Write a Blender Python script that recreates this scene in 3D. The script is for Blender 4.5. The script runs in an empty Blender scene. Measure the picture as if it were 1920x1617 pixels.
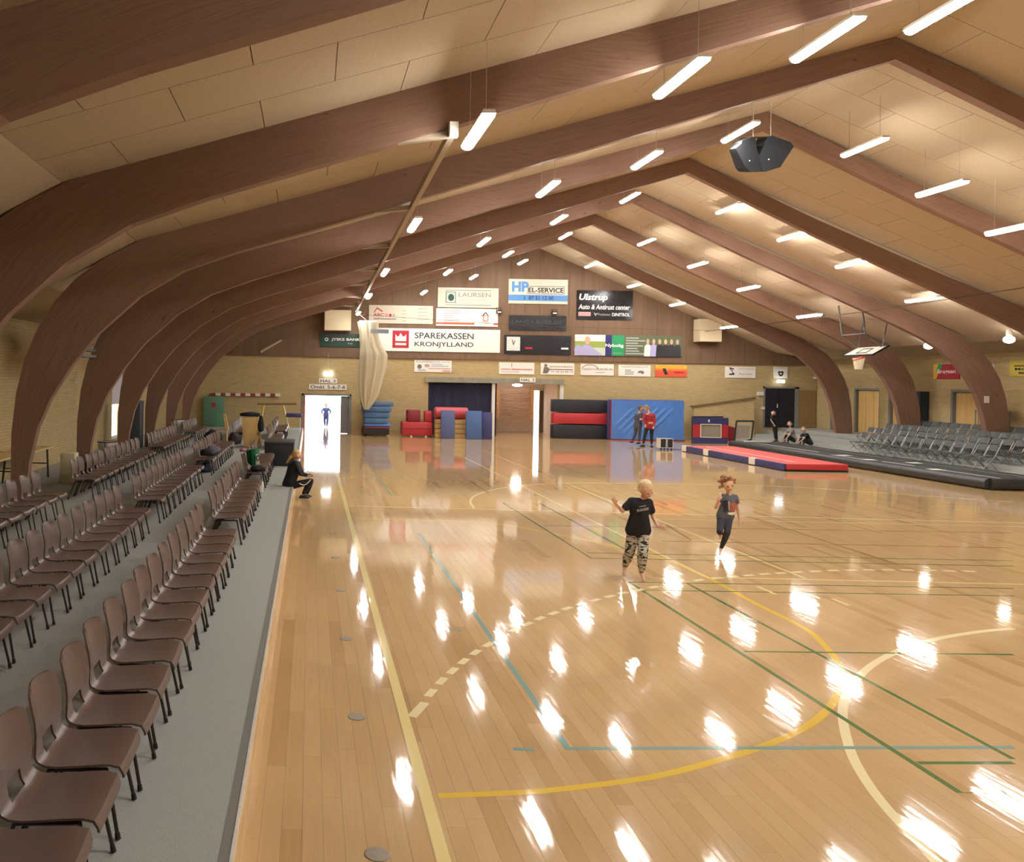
import bpy, bmesh, math, random
from mathutils import Vector, Matrix
random.seed(7)
R = random.random
C = bpy.context.scene.collection
PI = math.pi

# ------------------------------------------------------------------ camera
F, PX, PY, H, RO = 1600.0, 583.0, 710.0, 2.85, 0.0175   # focal length and principal point in px of the 1920x1617 frame, eye height
cam_d = bpy.data.cameras.new('camera')
cam_d.sensor_fit = 'HORIZONTAL'; cam_d.sensor_width = 36.0
cam_d.lens = F / 1920 * 36.0
cam_d.shift_x = (960 - PX) / 1920
cam_d.shift_y = -(808.5 - PY) / 1920
cam_d.clip_start = 0.05; cam_d.clip_end = 400
cam = bpy.data.objects.new('camera', cam_d); C.objects.link(cam)
cr, sr = math.cos(RO), math.sin(RO)
cam.matrix_world = Matrix(((cr, -sr, 0, 0), (0, 0, -1, 0), (sr, cr, 0, H), (0, 0, 0, 1)))
bpy.context.scene.camera = cam

# ------------------------------------------------------------------ world, exposure
W = bpy.data.worlds.new('world'); bpy.context.scene.world = W
W.use_nodes = True
bg = W.node_tree.nodes['Background']
bg.inputs[0].default_value = (0.86, 0.93, 1.0, 1); bg.inputs[1].default_value = 5.0
vs = bpy.context.scene.view_settings
vs.view_transform = 'Standard'; vs.look = 'None'; vs.exposure = 0.0; vs.gamma = 1.0; vs.use_curve_mapping = False
LAMP = 118.0          # emission of the tube diffusers

cy_ = bpy.context.scene.cycles if hasattr(bpy.context.scene, 'cycles') else None
if cy_:
    cy_.max_bounces = 6; cy_.diffuse_bounces = 3; cy_.glossy_bounces = 3; cy_.transmission_bounces = 4; cy_.transparent_max_bounces = 6
    cy_.caustics_reflective = False; cy_.caustics_refractive = False; cy_.sample_clamp_indirect = 6.0
    cy_.use_adaptive_sampling = True; cy_.adaptive_threshold = 0.10; cy_.adaptive_min_samples = 12

# ------------------------------------------------------------------ pixel <-> place helpers
def at(x, y, Y):
    dx, dy = x - PX, y - PY
    xi, yi = dx * cr + dy * sr, -dx * sr + dy * cr
    return Vector((xi * Y / F, Y, H - yi * Y / F))
def on(x, y, h=0.0):
    dx, dy = x - PX, y - PY
    yi = -dx * sr + dy * cr
    return at(x, y, (H - h) * F / yi)

# ------------------------------------------------------------------ materials
MATS = {}
def lin(c):
    return tuple(((v / 255) / 12.92 if v <= 10 else (((v / 255) + 0.055) / 1.055) ** 2.4) for v in c)
def new_mat(name):
    m = bpy.data.materials.new(name); m.use_nodes = True
    nt = m.node_tree
    return m, nt, nt.nodes['Principled BSDF']
def mat(name, rgb, rough=0.6, metal=0.0, spec=0.5, var=0.08, scale=30.0, bump=0.0, emit=None, stretch=None, coat=0.0):
    """plain procedural material: base colour with a little noise, optional bump"""
    if name in MATS: return MATS[name]
    m, nt, b = new_mat(name)
    c = lin(rgb)
    b.inputs['Roughness'].default_value = rough
    b.inputs['Metallic'].default_value = metal
    b.inputs['Specular IOR Level'].default_value = spec
    if coat: b.inputs['Coat Weight'].default_value = coat; b.inputs['Coat Roughness'].default_value = 0.1
    tc = nt.nodes.new('ShaderNodeTexCoord')
    mp = nt.nodes.new('ShaderNodeMapping'); nt.links.new(tc.outputs['Object'], mp.inputs[0])
    if stretch: mp.inputs['Scale'].default_value = stretch
    nz = nt.nodes.new('ShaderNodeTexNoise'); nz.inputs['Scale'].default_value = scale; nz.inputs['Detail'].default_value = 3
    nt.links.new(mp.outputs[0], nz.inputs[0])
    rp = nt.nodes.new('ShaderNodeValToRGB')
    rp.color_ramp.elements[0].position = 0.3; rp.color_ramp.elements[1].position = 0.7
    rp.color_ramp.elements[0].color = tuple(v * (1 - var) for v in c) + (1,)
    rp.color_ramp.elements[1].color = tuple(min(1, v * (1 + var)) for v in c) + (1,)
    nt.links.new(nz.outputs[0], rp.inputs[0]); nt.links.new(rp.outputs[0], b.inputs['Base Color'])
    if bump:
        bp = nt.nodes.new('ShaderNodeBump'); bp.inputs['Strength'].default_value = bump; bp.inputs['Distance'].default_value = 0.01
        nt.links.new(nz.outputs[0], bp.inputs['Height']); nt.links.new(bp.outputs[0], b.inputs['Normal'])
    if emit:
        b.inputs['Emission Color'].default_value = (1, .97, .92, 1) if emit is True else (*lin(emit[1]), 1)
        b.inputs['Emission Strength'].default_value = LAMP if emit is True else emit[0]
    MATS[name] = m
    return m
def brick_mat(name, c1, c2, mortar, axis):
    m, nt, b = new_mat(name)
    g = nt.nodes.new('ShaderNodeNewGeometry')
    s = nt.nodes.new('ShaderNodeSeparateXYZ'); nt.links.new(g.outputs['Position'], s.inputs[0])
    k = nt.nodes.new('ShaderNodeCombineXYZ')
    nt.links.new(s.outputs[0 if axis == 'x' else 1], k.inputs[0]); nt.links.new(s.outputs[2], k.inputs[1])
    t = nt.nodes.new('ShaderNodeTexBrick')
    t.inputs['Scale'].default_value = 1.0
    t.inputs['Brick Width'].default_value = 0.24; t.inputs['Row Height'].default_value = 0.075
    t.inputs['Mortar Size'].default_value = 0.009; t.inputs['Mortar Smooth'].default_value = 0.3
    t.inputs['Color1'].default_value = (*lin(c1), 1); t.inputs['Color2'].default_value = (*lin(c2), 1); t.inputs['Mortar'].default_value = (*lin(mortar), 1)
    nt.links.new(k.outputs[0], t.inputs[0])
    nt.links.new(t.outputs[0], b.inputs['Base Color'])
    bp = nt.nodes.new('ShaderNodeBump'); bp.inputs['Strength'].default_value = 0.5; bp.inputs['Distance'].default_value = 0.01; bp.invert = True
    nt.links.new(t.outputs['Fac'], bp.inputs['Height']); nt.links.new(bp.outputs[0], b.inputs['Normal'])
    b.inputs['Roughness'].default_value = 0.85
    MATS[name] = m
    return m
def glulam_mat(name):
    """brown glulam timber: thin laminations along the member, long grain, knots"""
    m, nt, b = new_mat(name)
    tc = nt.nodes.new('ShaderNodeTexCoord')
    at_ = nt.nodes.new('ShaderNodeUVMap')
    mp = nt.nodes.new('ShaderNodeMapping'); mp.inputs['Scale'].default_value = (1.2, 30, 1)
    nt.links.new(at_.outputs[0], mp.inputs[0])
    n1 = nt.nodes.new('ShaderNodeTexNoise'); n1.inputs['Scale'].default_value = 1.0; n1.inputs['Detail'].default_value = 4
    nt.links.new(mp.outputs[0], n1.inputs[0])
    rp = nt.nodes.new('ShaderNodeValToRGB')
    rp.color_ramp.elements[0].position = .3; rp.color_ramp.elements[1].position = .72
    rp.color_ramp.elements[0].color = (*lin((126, 94, 76)), 1); rp.color_ramp.elements[1].color = (*lin((147, 113, 93)), 1)
    nt.links.new(n1.outputs[0], rp.inputs[0])
    vo = nt.nodes.new('ShaderNodeTexVoronoi'); vo.inputs['Scale'].default_value = 1.0
    m2 = nt.nodes.new('ShaderNodeMapping'); m2.inputs['Scale'].default_value = (1.1, 2.6, 1)
    nt.links.new(at_.outputs[0], m2.inputs[0]); nt.links.new(m2.outputs[0], vo.inputs[0])
    r2 = nt.nodes.new('ShaderNodeValToRGB'); r2.color_ramp.elements[0].position = .03; r2.color_ramp.elements[1].position = .07
    r2.color_ramp.elements[0].color = (.35, .35, .35, 1); r2.color_ramp.elements[1].color = (1, 1, 1, 1)
    nt.links.new(vo.outputs[0], r2.inputs[0])
    mx = nt.nodes.new('ShaderNodeMix'); mx.data_type = 'RGBA'; mx.blend_type = 'MULTIPLY'; mx.inputs[0].default_value = 1
    nt.links.new(rp.outputs[0], mx.inputs[6]); nt.links.new(r2.outputs[0], mx.inputs[7])
    nt.links.new(mx.outputs[2], b.inputs['Base Color'])
    b.inputs['Roughness'].default_value = 0.6
    MATS[name] = m
    return m
def board_mat(name, rgb, axis_scale, var=.12, joint=None, rough=.6):
    """timber boarding: grain and board-to-board variation from world position"""
    m, nt, b = new_mat(name)
    g = nt.nodes.new('ShaderNodeNewGeometry')
    mp = nt.nodes.new('ShaderNodeMapping'); mp.inputs['Scale'].default_value = axis_scale
    nt.links.new(g.outputs['Position'], mp.inputs[0])
    nz = nt.nodes.new('ShaderNodeTexNoise'); nz.inputs['Scale'].default_value = 1; nz.inputs['Detail'].default_value = 4
    nt.links.new(mp.outputs[0], nz.inputs[0])
    c = lin(rgb)
    rp = nt.nodes.new('ShaderNodeValToRGB'); rp.color_ramp.elements[0].position = .3; rp.color_ramp.elements[1].position = .7
    rp.color_ramp.elements[0].color = tuple(v * (1 - var) for v in c) + (1,); rp.color_ramp.elements[1].color = tuple(v * (1 + var) for v in c) + (1,)
    nt.links.new(nz.outputs[0], rp.inputs[0]); nt.links.new(rp.outputs[0], b.inputs['Base Color'])
    b.inputs['Roughness'].default_value = rough
    MATS[name] = m
    return m
def floor_mat():
    m, nt, b = new_mat('varnished_parquet')
    g = nt.nodes.new('ShaderNodeNewGeometry')
    oi = nt.nodes.new('ShaderNodeObjectInfo')
    av = nt.nodes.new('ShaderNodeAttribute'); av.attribute_name = 'tint'
    ad = nt.nodes.new('ShaderNodeMath'); ad.operation = 'ADD'
    nt.links.new(oi.outputs['Random'], ad.inputs[0]); nt.links.new(av.outputs['Fac'], ad.inputs[1])
    fr = nt.nodes.new('ShaderNodeMath'); fr.operation = 'FRACT'; nt.links.new(ad.outputs[0], fr.inputs[0])
    rp = nt.nodes.new('ShaderNodeValToRGB')
    e = rp.color_ramp.elements
    e[0].position = 0; e[0].color = (*lin((194, 160, 114)), 1)
    e[1].position = 1; e[1].color = (*lin((204, 172, 127)), 1)
    x = e.new(.03); x.color = (*lin((186, 151, 106)), 1)
    x = e.new(.14); x.color = (*lin((198, 165, 120)), 1)
    nt.links.new(fr.outputs[0], rp.inputs[0])
    mp = nt.nodes.new('ShaderNodeMapping'); mp.inputs['Scale'].default_value = (45, 1.6, 1)
    nt.links.new(g.outputs['Position'], mp.inputs[0])
    nz = nt.nodes.new('ShaderNodeTexNoise'); nz.inputs['Scale'].default_value = 1; nz.inputs['Detail'].default_value = 3
    nt.links.new(mp.outputs[0], nz.inputs[0])
    r2 = nt.nodes.new('ShaderNodeValToRGB'); r2.color_ramp.elements[0].color = (.88, .88, .88, 1); r2.color_ramp.elements[1].color = (1.06, 1.06, 1.06, 1)
    nt.links.new(nz.outputs[0], r2.inputs[0])
    mx = nt.nodes.new('ShaderNodeMix'); mx.data_type = 'RGBA'; mx.blend_type = 'MULTIPLY'; mx.inputs[0].default_value = 1
    nt.links.new(rp.outputs[0], mx.inputs[6]); nt.links.new(r2.outputs[0], mx.inputs[7])
    nt.links.new(mx.outputs[2], b.inputs['Base Color'])
    gloss(nt, b, g)
    MATS['floor'] = m
    return m
def gloss(nt, b, g):
    """worn varnish: low roughness, gently uneven along the boards"""
    b.inputs['Roughness'].default_value = 0.058
    b.inputs['Specular IOR Level'].default_value = 0.5
    mp = nt.nodes.new('ShaderNodeMapping'); mp.inputs['Scale'].default_value = (13, 2.6, 1)
    nt.links.new(g.outputs['Position'], mp.inputs[0])
    nz = nt.nodes.new('ShaderNodeTexNoise'); nz.inputs['Scale'].default_value = 1; nz.inputs['Detail'].default_value = 1
    nt.links.new(mp.outputs[0], nz.inputs[0])
    bp = nt.nodes.new('ShaderNodeBump'); bp.inputs['Strength'].default_value = 0.065; bp.inputs['Distance'].default_value = 0.012
    nt.links.new(nz.outputs[0], bp.inputs['Height']); nt.links.new(bp.outputs[0], b.inputs['Normal'])
def paint_mat(name, rgb):
    m, nt, b = new_mat(name)
    b.inputs['Base Color'].default_value = (*lin(rgb), 1)
    gloss(nt, b, nt.nodes.new('ShaderNodeNewGeometry'))
    MATS[name] = m
    return m

# ------------------------------------------------------------------ mesh builder
class MB:
    def __init__(s): s.v = []; s.f = []; s.uv = None
    def add(s, vs, fs):
        n = len(s.v); s.v += [tuple(p) for p in vs]; s.f += [tuple(i + n for i in f) for f in fs]; return s
    def box(s, a, b, M=None):
        x0, y0, z0 = a; x1, y1, z1 = b
        vs = [Vector(p) for p in ((x0,y0,z0),(x1,y0,z0),(x1,y1,z0),(x0,y1,z0),(x0,y0,z1),(x1,y0,z1),(x1,y1,z1),(x0,y1,z1))]
        if M: vs = [M @ p for p in vs]
        return s.add(vs, ((0,3,2,1),(4,5,6,7),(0,1,5,4),(1,2,6,5),(2,3,7,6),(3,0,4,7)))
    def rbox(s, a, b, r=0.02, M=None):
        """box with chamfered edges"""
        bm = bmesh.new()
        x0, y0, z0 = a; x1, y1, z1 = b
        bmesh.ops.create_cube(bm, size=1.0, matrix=Matrix.Translation(((x0+x1)/2, (y0+y1)/2, (z0+z1)/2)) @ Matrix.Diagonal((x1-x0, y1-y0, z1-z0, 1)))
        r = min(r, abs(x1-x0)*.49, abs(y1-y0)*.49, abs(z1-z0)*.49)
        bmesh.ops.bevel(bm, geom=bm.edges[:], offset=r, segments=2, profile=.5, affect='EDGES')
        return s.bm(bm, M)
    def bm(s, bm, M=None):
        bm.verts.index_update()
        s.add([(M @ v.co if M else v.co.copy()) for v in bm.verts], [[v.index for v in f.verts] for f in bm.faces]); bm.free(); return s
    def tube(s, pts, r, n=8, cap=True, r2=None):
        pts = [Vector(p) for p in pts]; N = len(pts); vs = []; fs = []
        rr = r if isinstance(r, (list, tuple)) else ([r + (r2 - r) * i / (N - 1) for i in range(N)] if r2 is not None else [r] * N)
        up = None
        for i, p in enumerate(pts):
            t = (pts[min(i + 1, N - 1)] - pts[max(i - 1, 0)])
            t = t.normalized() if t.length > 1e-9 else Vector((0, 0, 1))
            if up is None: up = Vector((0, 0, 1)) if abs(t.z) < .9 else Vector((1, 0, 0))
            a = t.cross(up)
            if a.length < 1e-4: a = t.cross(Vector((0, 1, 0)))
            a.normalize(); b = t.cross(a).normalized(); up = -b if False else up
            for k in range(n):
                q = 2 * PI * k / n
                vs.append(p + (a * math.cos(q) + b * math.sin(q)) * rr[i])
        for i in range(N - 1):
            for k in range(n):
                k2 = (k + 1) % n
                fs.append((i*n + k, (i+1)*n + k, (i+1)*n + k2, i*n + k2))
        if cap: fs.append(tuple(range(n))); fs.append(tuple((N-1)*n + k for k in reversed(range(n))))
        return s.add(vs, fs)
    def prism(s, poly, a, b, to=lambda u, v, w: (u, w, v)):
        """polygon (u,v) extruded over w in [a,b]; to() maps (u,v,w) to xyz"""
        n = len(poly)
        vs = [to(u, v, a) for u, v in poly] + [to(u, v, b) for u, v in poly]
        fs = [tuple(range(n)), tuple(reversed(range(n, 2*n)))] + [(i, n + i, n + (i+1) % n, (i+1) % n) for i in range(n)]
        return s.add(vs, fs)
    def lathe(s, prof, n=16, M=None):
        vs = []; fs = []
        for r, z in prof:
            for k in range(n):
                q = 2*PI*k/n; vs.append(Vector((r*math.cos(q), r*math.sin(q), z)))
        for i in range(len(prof)-1):
            for k in range(n):
                k2 = (k+1) % n; fs.append((i*n+k, i*n+k2, (i+1)*n+k2, (i+1)*n+k))
        fs.append(tuple(reversed(range(n)))); fs.append(tuple((len(prof)-1)*n + k for k in range(n)))
        if M: vs = [M @ p for p in vs]
        return s.add(vs, fs)
    def ball(s, c, r, sub=2, sc=(1,1,1)):
        bm = bmesh.new(); bmesh.ops.create_icosphere(bm, subdivisions=sub, radius=1)
        return s.bm(bm, Matrix.Translation(c) @ Matrix.Diagonal((r*sc[0], r*sc[1], r*sc[2], 1)))
    def grid(s, fn, nu, nv):
        vs = [fn(i/nu, j/nv) for i in range(nu+1) for j in range(nv+1)]
        fs = [(i*(nv+1)+j, (i+1)*(nv+1)+j, (i+1)*(nv+1)+j+1, i*(nv+1)+j+1) for i in range(nu) for j in range(nv)]
        return s.add(vs, fs)
    def mesh(s, name, material, smooth=False, off=None):
        me = bpy.data.meshes.new(name)
        vs = [(p[0]-off[0], p[1]-off[1], p[2]-off[2]) for p in s.v] if off is not None else s.v
        me.from_pydata(vs, [], s.f)
        bm = bmesh.new(); bm.from_mesh(me); bmesh.ops.recalc_face_normals(bm, faces=bm.faces[:]); bm.to_mesh(me); bm.free()
        if material: me.materials.append(material)
        if smooth:
            for p in me.polygons: p.use_smooth = True
            if smooth == 'auto':
                try: me.set_sharp_from_angle(angle=math.radians(40))
                except Exception: pass
        me.update()
        return me
    def build(s, name, material, parent=None, smooth=False, world=True):
        """link as ONE object; under a parent the verts are world coords unless world=False"""
        off = parent.location if (parent is not None and world) else None
        o = bpy.data.objects.new(name, s.mesh(name, material, smooth, off)); C.objects.link(o)
        if parent is not None: o.parent = parent
        return o
def recentre(o):
    """put a one-mesh thing's origin at its base"""
    me = o.data; xs = [v.co for v in me.vertices]
    c = Vector(((min(p.x for p in xs)+max(p.x for p in xs))/2, (min(p.y for p in xs)+max(p.y for p in xs))/2, min(p.z for p in xs)))
    me.transform(Matrix.Translation(-c)); o.location = c
    for ch in o.children: ch.data.transform(Matrix.Translation(-c))
    return o
def tag(o, label=None, cat=None, group=None, kind=None):
    if label: o['label'] = label
    if cat: o['category'] = cat
    if group: o['group'] = group
    if kind: o['kind'] = kind
    return o
def thing(name, label, cat, loc=(0,0,0), rz=0.0, group=None):
    o = bpy.data.objects.new(name, None); o.empty_display_size = .1
    C.objects.link(o); o.location = loc; o.rotation_euler = (0, 0, rz)
    return tag(o, label, cat, group)
def dup(root, loc, rz=0.0, label=None, group=None):
    r = root.copy(); C.objects.link(r); r.location = loc; r.rotation_euler = (0, 0, rz)
    if label: r['label'] = label
    if group: r['group'] = group
    for ch in root.children:
        c = ch.copy(); C.objects.link(c); c.parent = r
        for g in ch.children:
            d = g.copy(); C.objects.link(d); d.parent = c
    return r
def struct(name, mb, m, parent=None, smooth=False):
    o = mb.build(name, m, parent, smooth)
    if parent is None: o['kind'] = 'structure'
    return o
ORD = ['first','second','third','fourth','fifth','sixth','seventh','eighth','ninth','tenth','eleventh','twelfth','thirteenth','fourteenth','fifteenth','sixteenth','seventeenth','eighteenth','nineteenth','twentieth']
# ================================================================== materials of the setting
M_gl = glulam_mat('glulam')
M_brick_x = brick_mat('yellow_brick_end', (194, 172, 126), (184, 161, 112), (172, 152, 114), 'x')
M_brick_y = brick_mat('yellow_brick_side', (194, 172, 126), (184, 161, 112), (172, 152, 114), 'y')
M_gable = board_mat('gable_boarding', (116, 90, 68), (5, 1, .4), .10)
M_panel = mat('wood_wool_panel', (190, 171, 144), .95, scale=60, var=.12, bump=.25)
M_backing = mat('dark_joint', (92, 74, 54), .95)
M_floor = floor_mat()
M_sub = mat('subfloor', (96, 66, 38), .7)
M_carpet = mat('grey_carpet', (158, 160, 155), .95, scale=160, var=.18, bump=.3)
M_carpet2 = mat('dark_grey_carpet_edge', (122, 120, 114), .9, scale=120, var=.15)
M_nose = mat('worn_wood_riser', (214, 184, 142), .2, scale=12, var=.12, stretch=(1, .2, 1))
M_alu = mat('pale_metal_trim', (222, 218, 210), .25, .15)
M_wood = mat('pale_wood', (206, 172, 112), .5, scale=10, var=.12, stretch=(1, 1, .2))
M_white = mat('white_paint', (226, 222, 212), .6, var=.03)
M_grey = mat('grey_paint', (128, 130, 128), .6, var=.05)
M_dark = mat('black_plastic', (34, 34, 38), .5, var=.1)
M_navy = mat('navy_curtain', (38, 40, 66), .85, var=.12, scale=20)
M_out = mat('outdoor_concrete', (205, 203, 198), .8, var=.05)
M_lamp = mat('lamp_diffuser', (255, 252, 245), .4, emit=True)
M_cord = mat('grey_cord', (190, 180, 165), .6)

# ------------------------------------------------------------------ cross-section of the hall (X, height above eye)
Z = H
OUT_L = [(11.6,7.05),(4.6,5.1),(-.48,3.64),(-2.4,3.07),(-3.5,2.7),(-4.2,2.33),(-4.75,1.92),(-5.16,1.46),(-5.5,.9),(-5.74,.3),(-5.9,-.4),(-5.98,-1.2),(-5.98,-2.84)]
IN_L  = [(11.6,6.6),(4.6,4.43),(1.42,3.42),(-.03,2.97),(-1.49,2.52),(-2.58,2.12),(-3.46,1.58),(-4.27,.84),(-4.77,.22),(-5.2,-.46),(-5.47,-1.1),(-5.62,-1.8),(-5.7,-2.84)]
OUT_R = [(11.6,7.05),(15.6,5.22),(19.6,3.55),(21.6,2.78),(22.8,2.3),(23.5,1.95),(24.1,1.55),(24.6,1.0),(24.95,.4),(25.15,-.2),(25.28,-.9),(25.35,-1.8),(25.35,-2.84)]
IN_R  = [(11.6,6.6),(15.6,4.72),(19.6,2.97),(21.2,2.28),(22.1,1.85),(22.75,1.45),(23.3,.98),(23.75,.45),(24.08,-.1),(24.32,-.75),(24.48,-1.4),(24.6,-2.1),(24.7,-2.84)]
FRAMES = [-3.0, 2.1, 7.1, 12.1, 17.2, 22.0, 26.6, 31.0, 35.5, 40.0]
Y_END, Y_NEAR, X_L, X_R = 44.5, -4.0, -7.3, 26.4
def densify(pl, k):
    out = []
    for i in range(len(pl)-1):
        n = k if (Vector(pl[i])-Vector(pl[i+1])).length > 1.5 else 2
        for j in range(n): out.append((pl[i][0]+(pl[i+1][0]-pl[i][0])*j/n, pl[i][1]+(pl[i+1][1]-pl[i][1])*j/n))
    return out + [pl[-1]]
def arch(Y, idx):
    """one glulam three-pin frame: two curved members meeting at the ridge"""
    t = .22
    root = bpy.data.objects.new('roof_arch', None); C.objects.link(root); root.location = (11.6, Y, 0)
    root['kind'] = 'structure'
    root['label'] = 'curved brown glulam roof arch, %s from the far gable wall' % ORD[len(FRAMES)-1-idx]
    for side, (o, i) in enumerate(((OUT_L, IN_L), (OUT_R, IN_R))):
        me = bpy.data.meshes.new('arch_half'); vs = []; fs = []; uvs = []; L = 0
        n = len(o)
        for k in range(n):
            if k: L += (Vector(o[k])-Vector(o[k-1])).length
            dpt = (Vector(o[k])-Vector(i[k])).length
            for p, d in ((o[k], 0), (i[k], dpt)):
                for yy in (-t/2, t/2): vs.append((p[0]-11.6, yy, p[1]+Z)); uvs.append((L, d + (0 if yy < 0 else .5)))
        for k in range(n-1):
            a = 4*k; b = a+4
            fs += [(a, b, b+2, a+2), (a+1, a+3, b+3, b+1), (a, a+1, b+1, b), (a+2, b+2, b+3, a+3)]
        fs += [(0,2,3,1), (4*n-4, 4*n-3, 4*n-1, 4*n-2)]
        me.from_pydata(vs, [], fs)
        ul = me.uv_layers.new(name='UVMap')
        for lp in me.loops: ul.data[lp.index].uv = (uvs[lp.vertex_index][0] + side*37 + idx*11.3, uvs[lp.vertex_index][1])
        bm = bmesh.new(); bm.from_mesh(me); bmesh.ops.recalc_face_normals(bm, faces=bm.faces[:]); bm.to_mesh(me); bm.free()
        me.materials.append(M_gl)
        ob = bpy.data.objects.new('arch_half', me); C.objects.link(ob); ob.parent = root
for k, Y in enumerate(FRAMES): arch(Y, k)

# ------------------------------------------------------------------ ceiling: backing sheets plus wood-wool panels
CE_L = [(11.6,7.06),(-3.55,2.70)]
CE_L2 = [(-3.55,2.70),(-5.3,1.75),(-7.3,1.35)]
CE_R = [(11.6,7.06),(22.0,2.66)]
CE_R2 = [(22.0,2.66),(24.2,1.75),(26.4,1.45)]
mb = MB()
prof = [(-7.3,1.35),(-5.3,1.75),(-3.55,2.70),(11.6,7.06),(22.0,2.66),(24.2,1.75),(26.4,1.45)]
up = [(a, b+.14) for a, b in prof]
mb.prism([(a, b+Z+.06) for a, b in prof] + [(a, b+Z+.30) for a, b in reversed(prof)], Y_NEAR-.3, Y_END+.3)
ceiling = struct('ceiling', mb, M_backing)
def panel_mesh(p, q, dy):
    """a board lying on the slope p->q (relative to p), dy deep"""
    d = Vector((q[0]-p[0], 0, q[1]-p[1])); n = Vector((-d.z, 0, d.x)).normalized()
    if n.z < 0: n = -n
    m = MB(); th = .05
    vs = [Vector((0,0,0)), d, d+Vector((0,dy,0)), Vector((0,dy,0))]
    m.add(vs + [v+n*th for v in vs], ((0,1,2,3),(4,7,6,5),(0,4,5,1),(1,5,6,2),(2,6,7,3),(3,7,4,0)))
    return m
def slope_panels(p0, p1, n, gap):
    out = []
    P, Q = Vector(p0), Vector(p1); d = (Q-P)/n; g = d.normalized()*gap
    for i in range(n): out.append((P+d*i+g/2, P+d*(i+1)-g/2))
    return out
field = MB()
shared = {}
count = 0
bays = [(Y_NEAR, -3.0)] + [(FRAMES[i], FRAMES[i+1]) for i in range(len(FRAMES)-1)] + [(40.0, Y_END)]
for sname, line, n in (('L', CE_L, 8), ('R', CE_R, 6)):
    segs = slope_panels(line[0], line[1], n, .011)
    half = slope_panels(line[0], line[1], 2*n, .011)
    for bi, (a, b) in enumerate(bays):
        rows = 4; dy = (b-a)/rows
        single = 2 <= bi <= 5
        for r_ in range(rows):
            if r_ % 2 == 0: use = segs
            else:
                P, Q = Vector(line[0]), Vector(line[1]); d = (Q-P)/n; g = d.normalized()*.0055
                cuts = [0] + [k+.5 for k in range(n)] + [n]
                use = [(P+d*cuts[k]+g, P+d*cuts[k+1]-g) for k in range(len(cuts)-1)]
            for (p, q) in use:
                y0 = a + r_*dy + .006; yd = dy-.012
                if single:
                    key = (sname, round((Vector(q)-Vector(p)).length, 2), round(yd, 3))
                    if key not in shared: shared[key] = panel_mesh(p, q, yd).mesh('ceiling_panel', M_panel)
                    o = bpy.data.objects.new('ceiling_panel', shared[key]); C.objects.link(o)
                    o.parent = ceiling; o.location = (p[0], y0, p[1]+Z); count += 1
                else:
                    m = panel_mesh(p, q, yd); field.add([Vector(v)+Vector((p[0], y0, p[1]+Z)) for v in m.v], m.f)
for line in (CE_L2, CE_R2):
    for (p, q) in zip(line[:-1], line[1:]):
        for (a, b) in bays:
            m = panel_mesh(Vector(p), Vector(q), b-a-.012); field.add([Vector(v)+Vector((p[0], a+.006, p[1]+Z)) for v in m.v], m.f)
tag(field.build('ceiling_panel_field', M_panel, ceiling), kind='stuff')

# ------------------------------------------------------------------ end wall, gable, side walls
ZB = 4.0
d1a, d1b = at(566,745,Y_END).x, at(659,745,Y_END).x
d2a, d2b = at(803,745,Y_END).x, at(1048,745,Y_END).x
d1h, d2h = at(612,739,Y_END).z, at(925,719,Y_END).z
mb = MB(); th = .3
for a, b, z0, z1 in ((X_L, d1a, -.1, ZB), (d1a, d1b, d1h, ZB), (d1b, d2a, -.1, ZB), (d2a, d2b, d2h, ZB), (d2b, X_R+.3, -.1, ZB)):
    mb.box((a, Y_END, z0), (b, Y_END+th, z1))
struct('wall_far', mb, M_brick_x)
gable = struct('wall_far_gable', MB().prism([(X_L, ZB), (X_L, 1.35+Z+.05), (-5.3, 1.75+Z+.05), (-3.55, 2.7+Z+.05), (11.6, 7.06+Z+.05), (22, 2.66+Z+.05), (24.2, 1.75+Z+.05), (X_R, 1.45+Z+.05), (X_R, ZB)], Y_END-.06, Y_END+.3), M_backing)
# upright cladding boards on the gable, each its own part
def roof_z(x):
    for (a, za), (b, zb) in zip(prof[:-1], prof[1:]):
        if a <= x <= b: return Z + za + (zb-za)*(x-a)/(b-a)
    return ZB
nb = 44; wb = (X_R-X_L)/nb
for i in range(nb):
    a, b = X_L+i*wb+.004, X_L+(i+1)*wb-.004
    pts = [(a, ZB-.02), (b, ZB-.02), (b, roof_z(b)+.04)]
    for xk in (11.6, 22.0, 24.2, -3.55, -5.3):
        if a < xk < b: pts.append((xk, roof_z(xk)+.04))
    pts.append((a, roof_z(a)+.04))
    MB().prism(pts, Y_END-.085-.006*(i % 2), Y_END-.058).build('cladding_board', M_gable, gable)
mb = MB(); LW = (31.4, 33.4, .45, 3.0)      # daylight opening: y0, y1, z0, z1
mb.box((X_L-.3, Y_NEAR, -.1), (X_L, LW[0], 1.35+Z+.1)); mb.box((X_L-.3, LW[1], -.1), (X_L, Y_END+.3, 1.35+Z+.1))
mb.box((X_L-.3, LW[0], -.1), (X_L, LW[1], LW[2])); mb.box((X_L-.3, LW[0], LW[3]), (X_L, LW[1], 1.35+Z+.1))
struct('wall_left', mb, M_brick_y)
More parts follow.
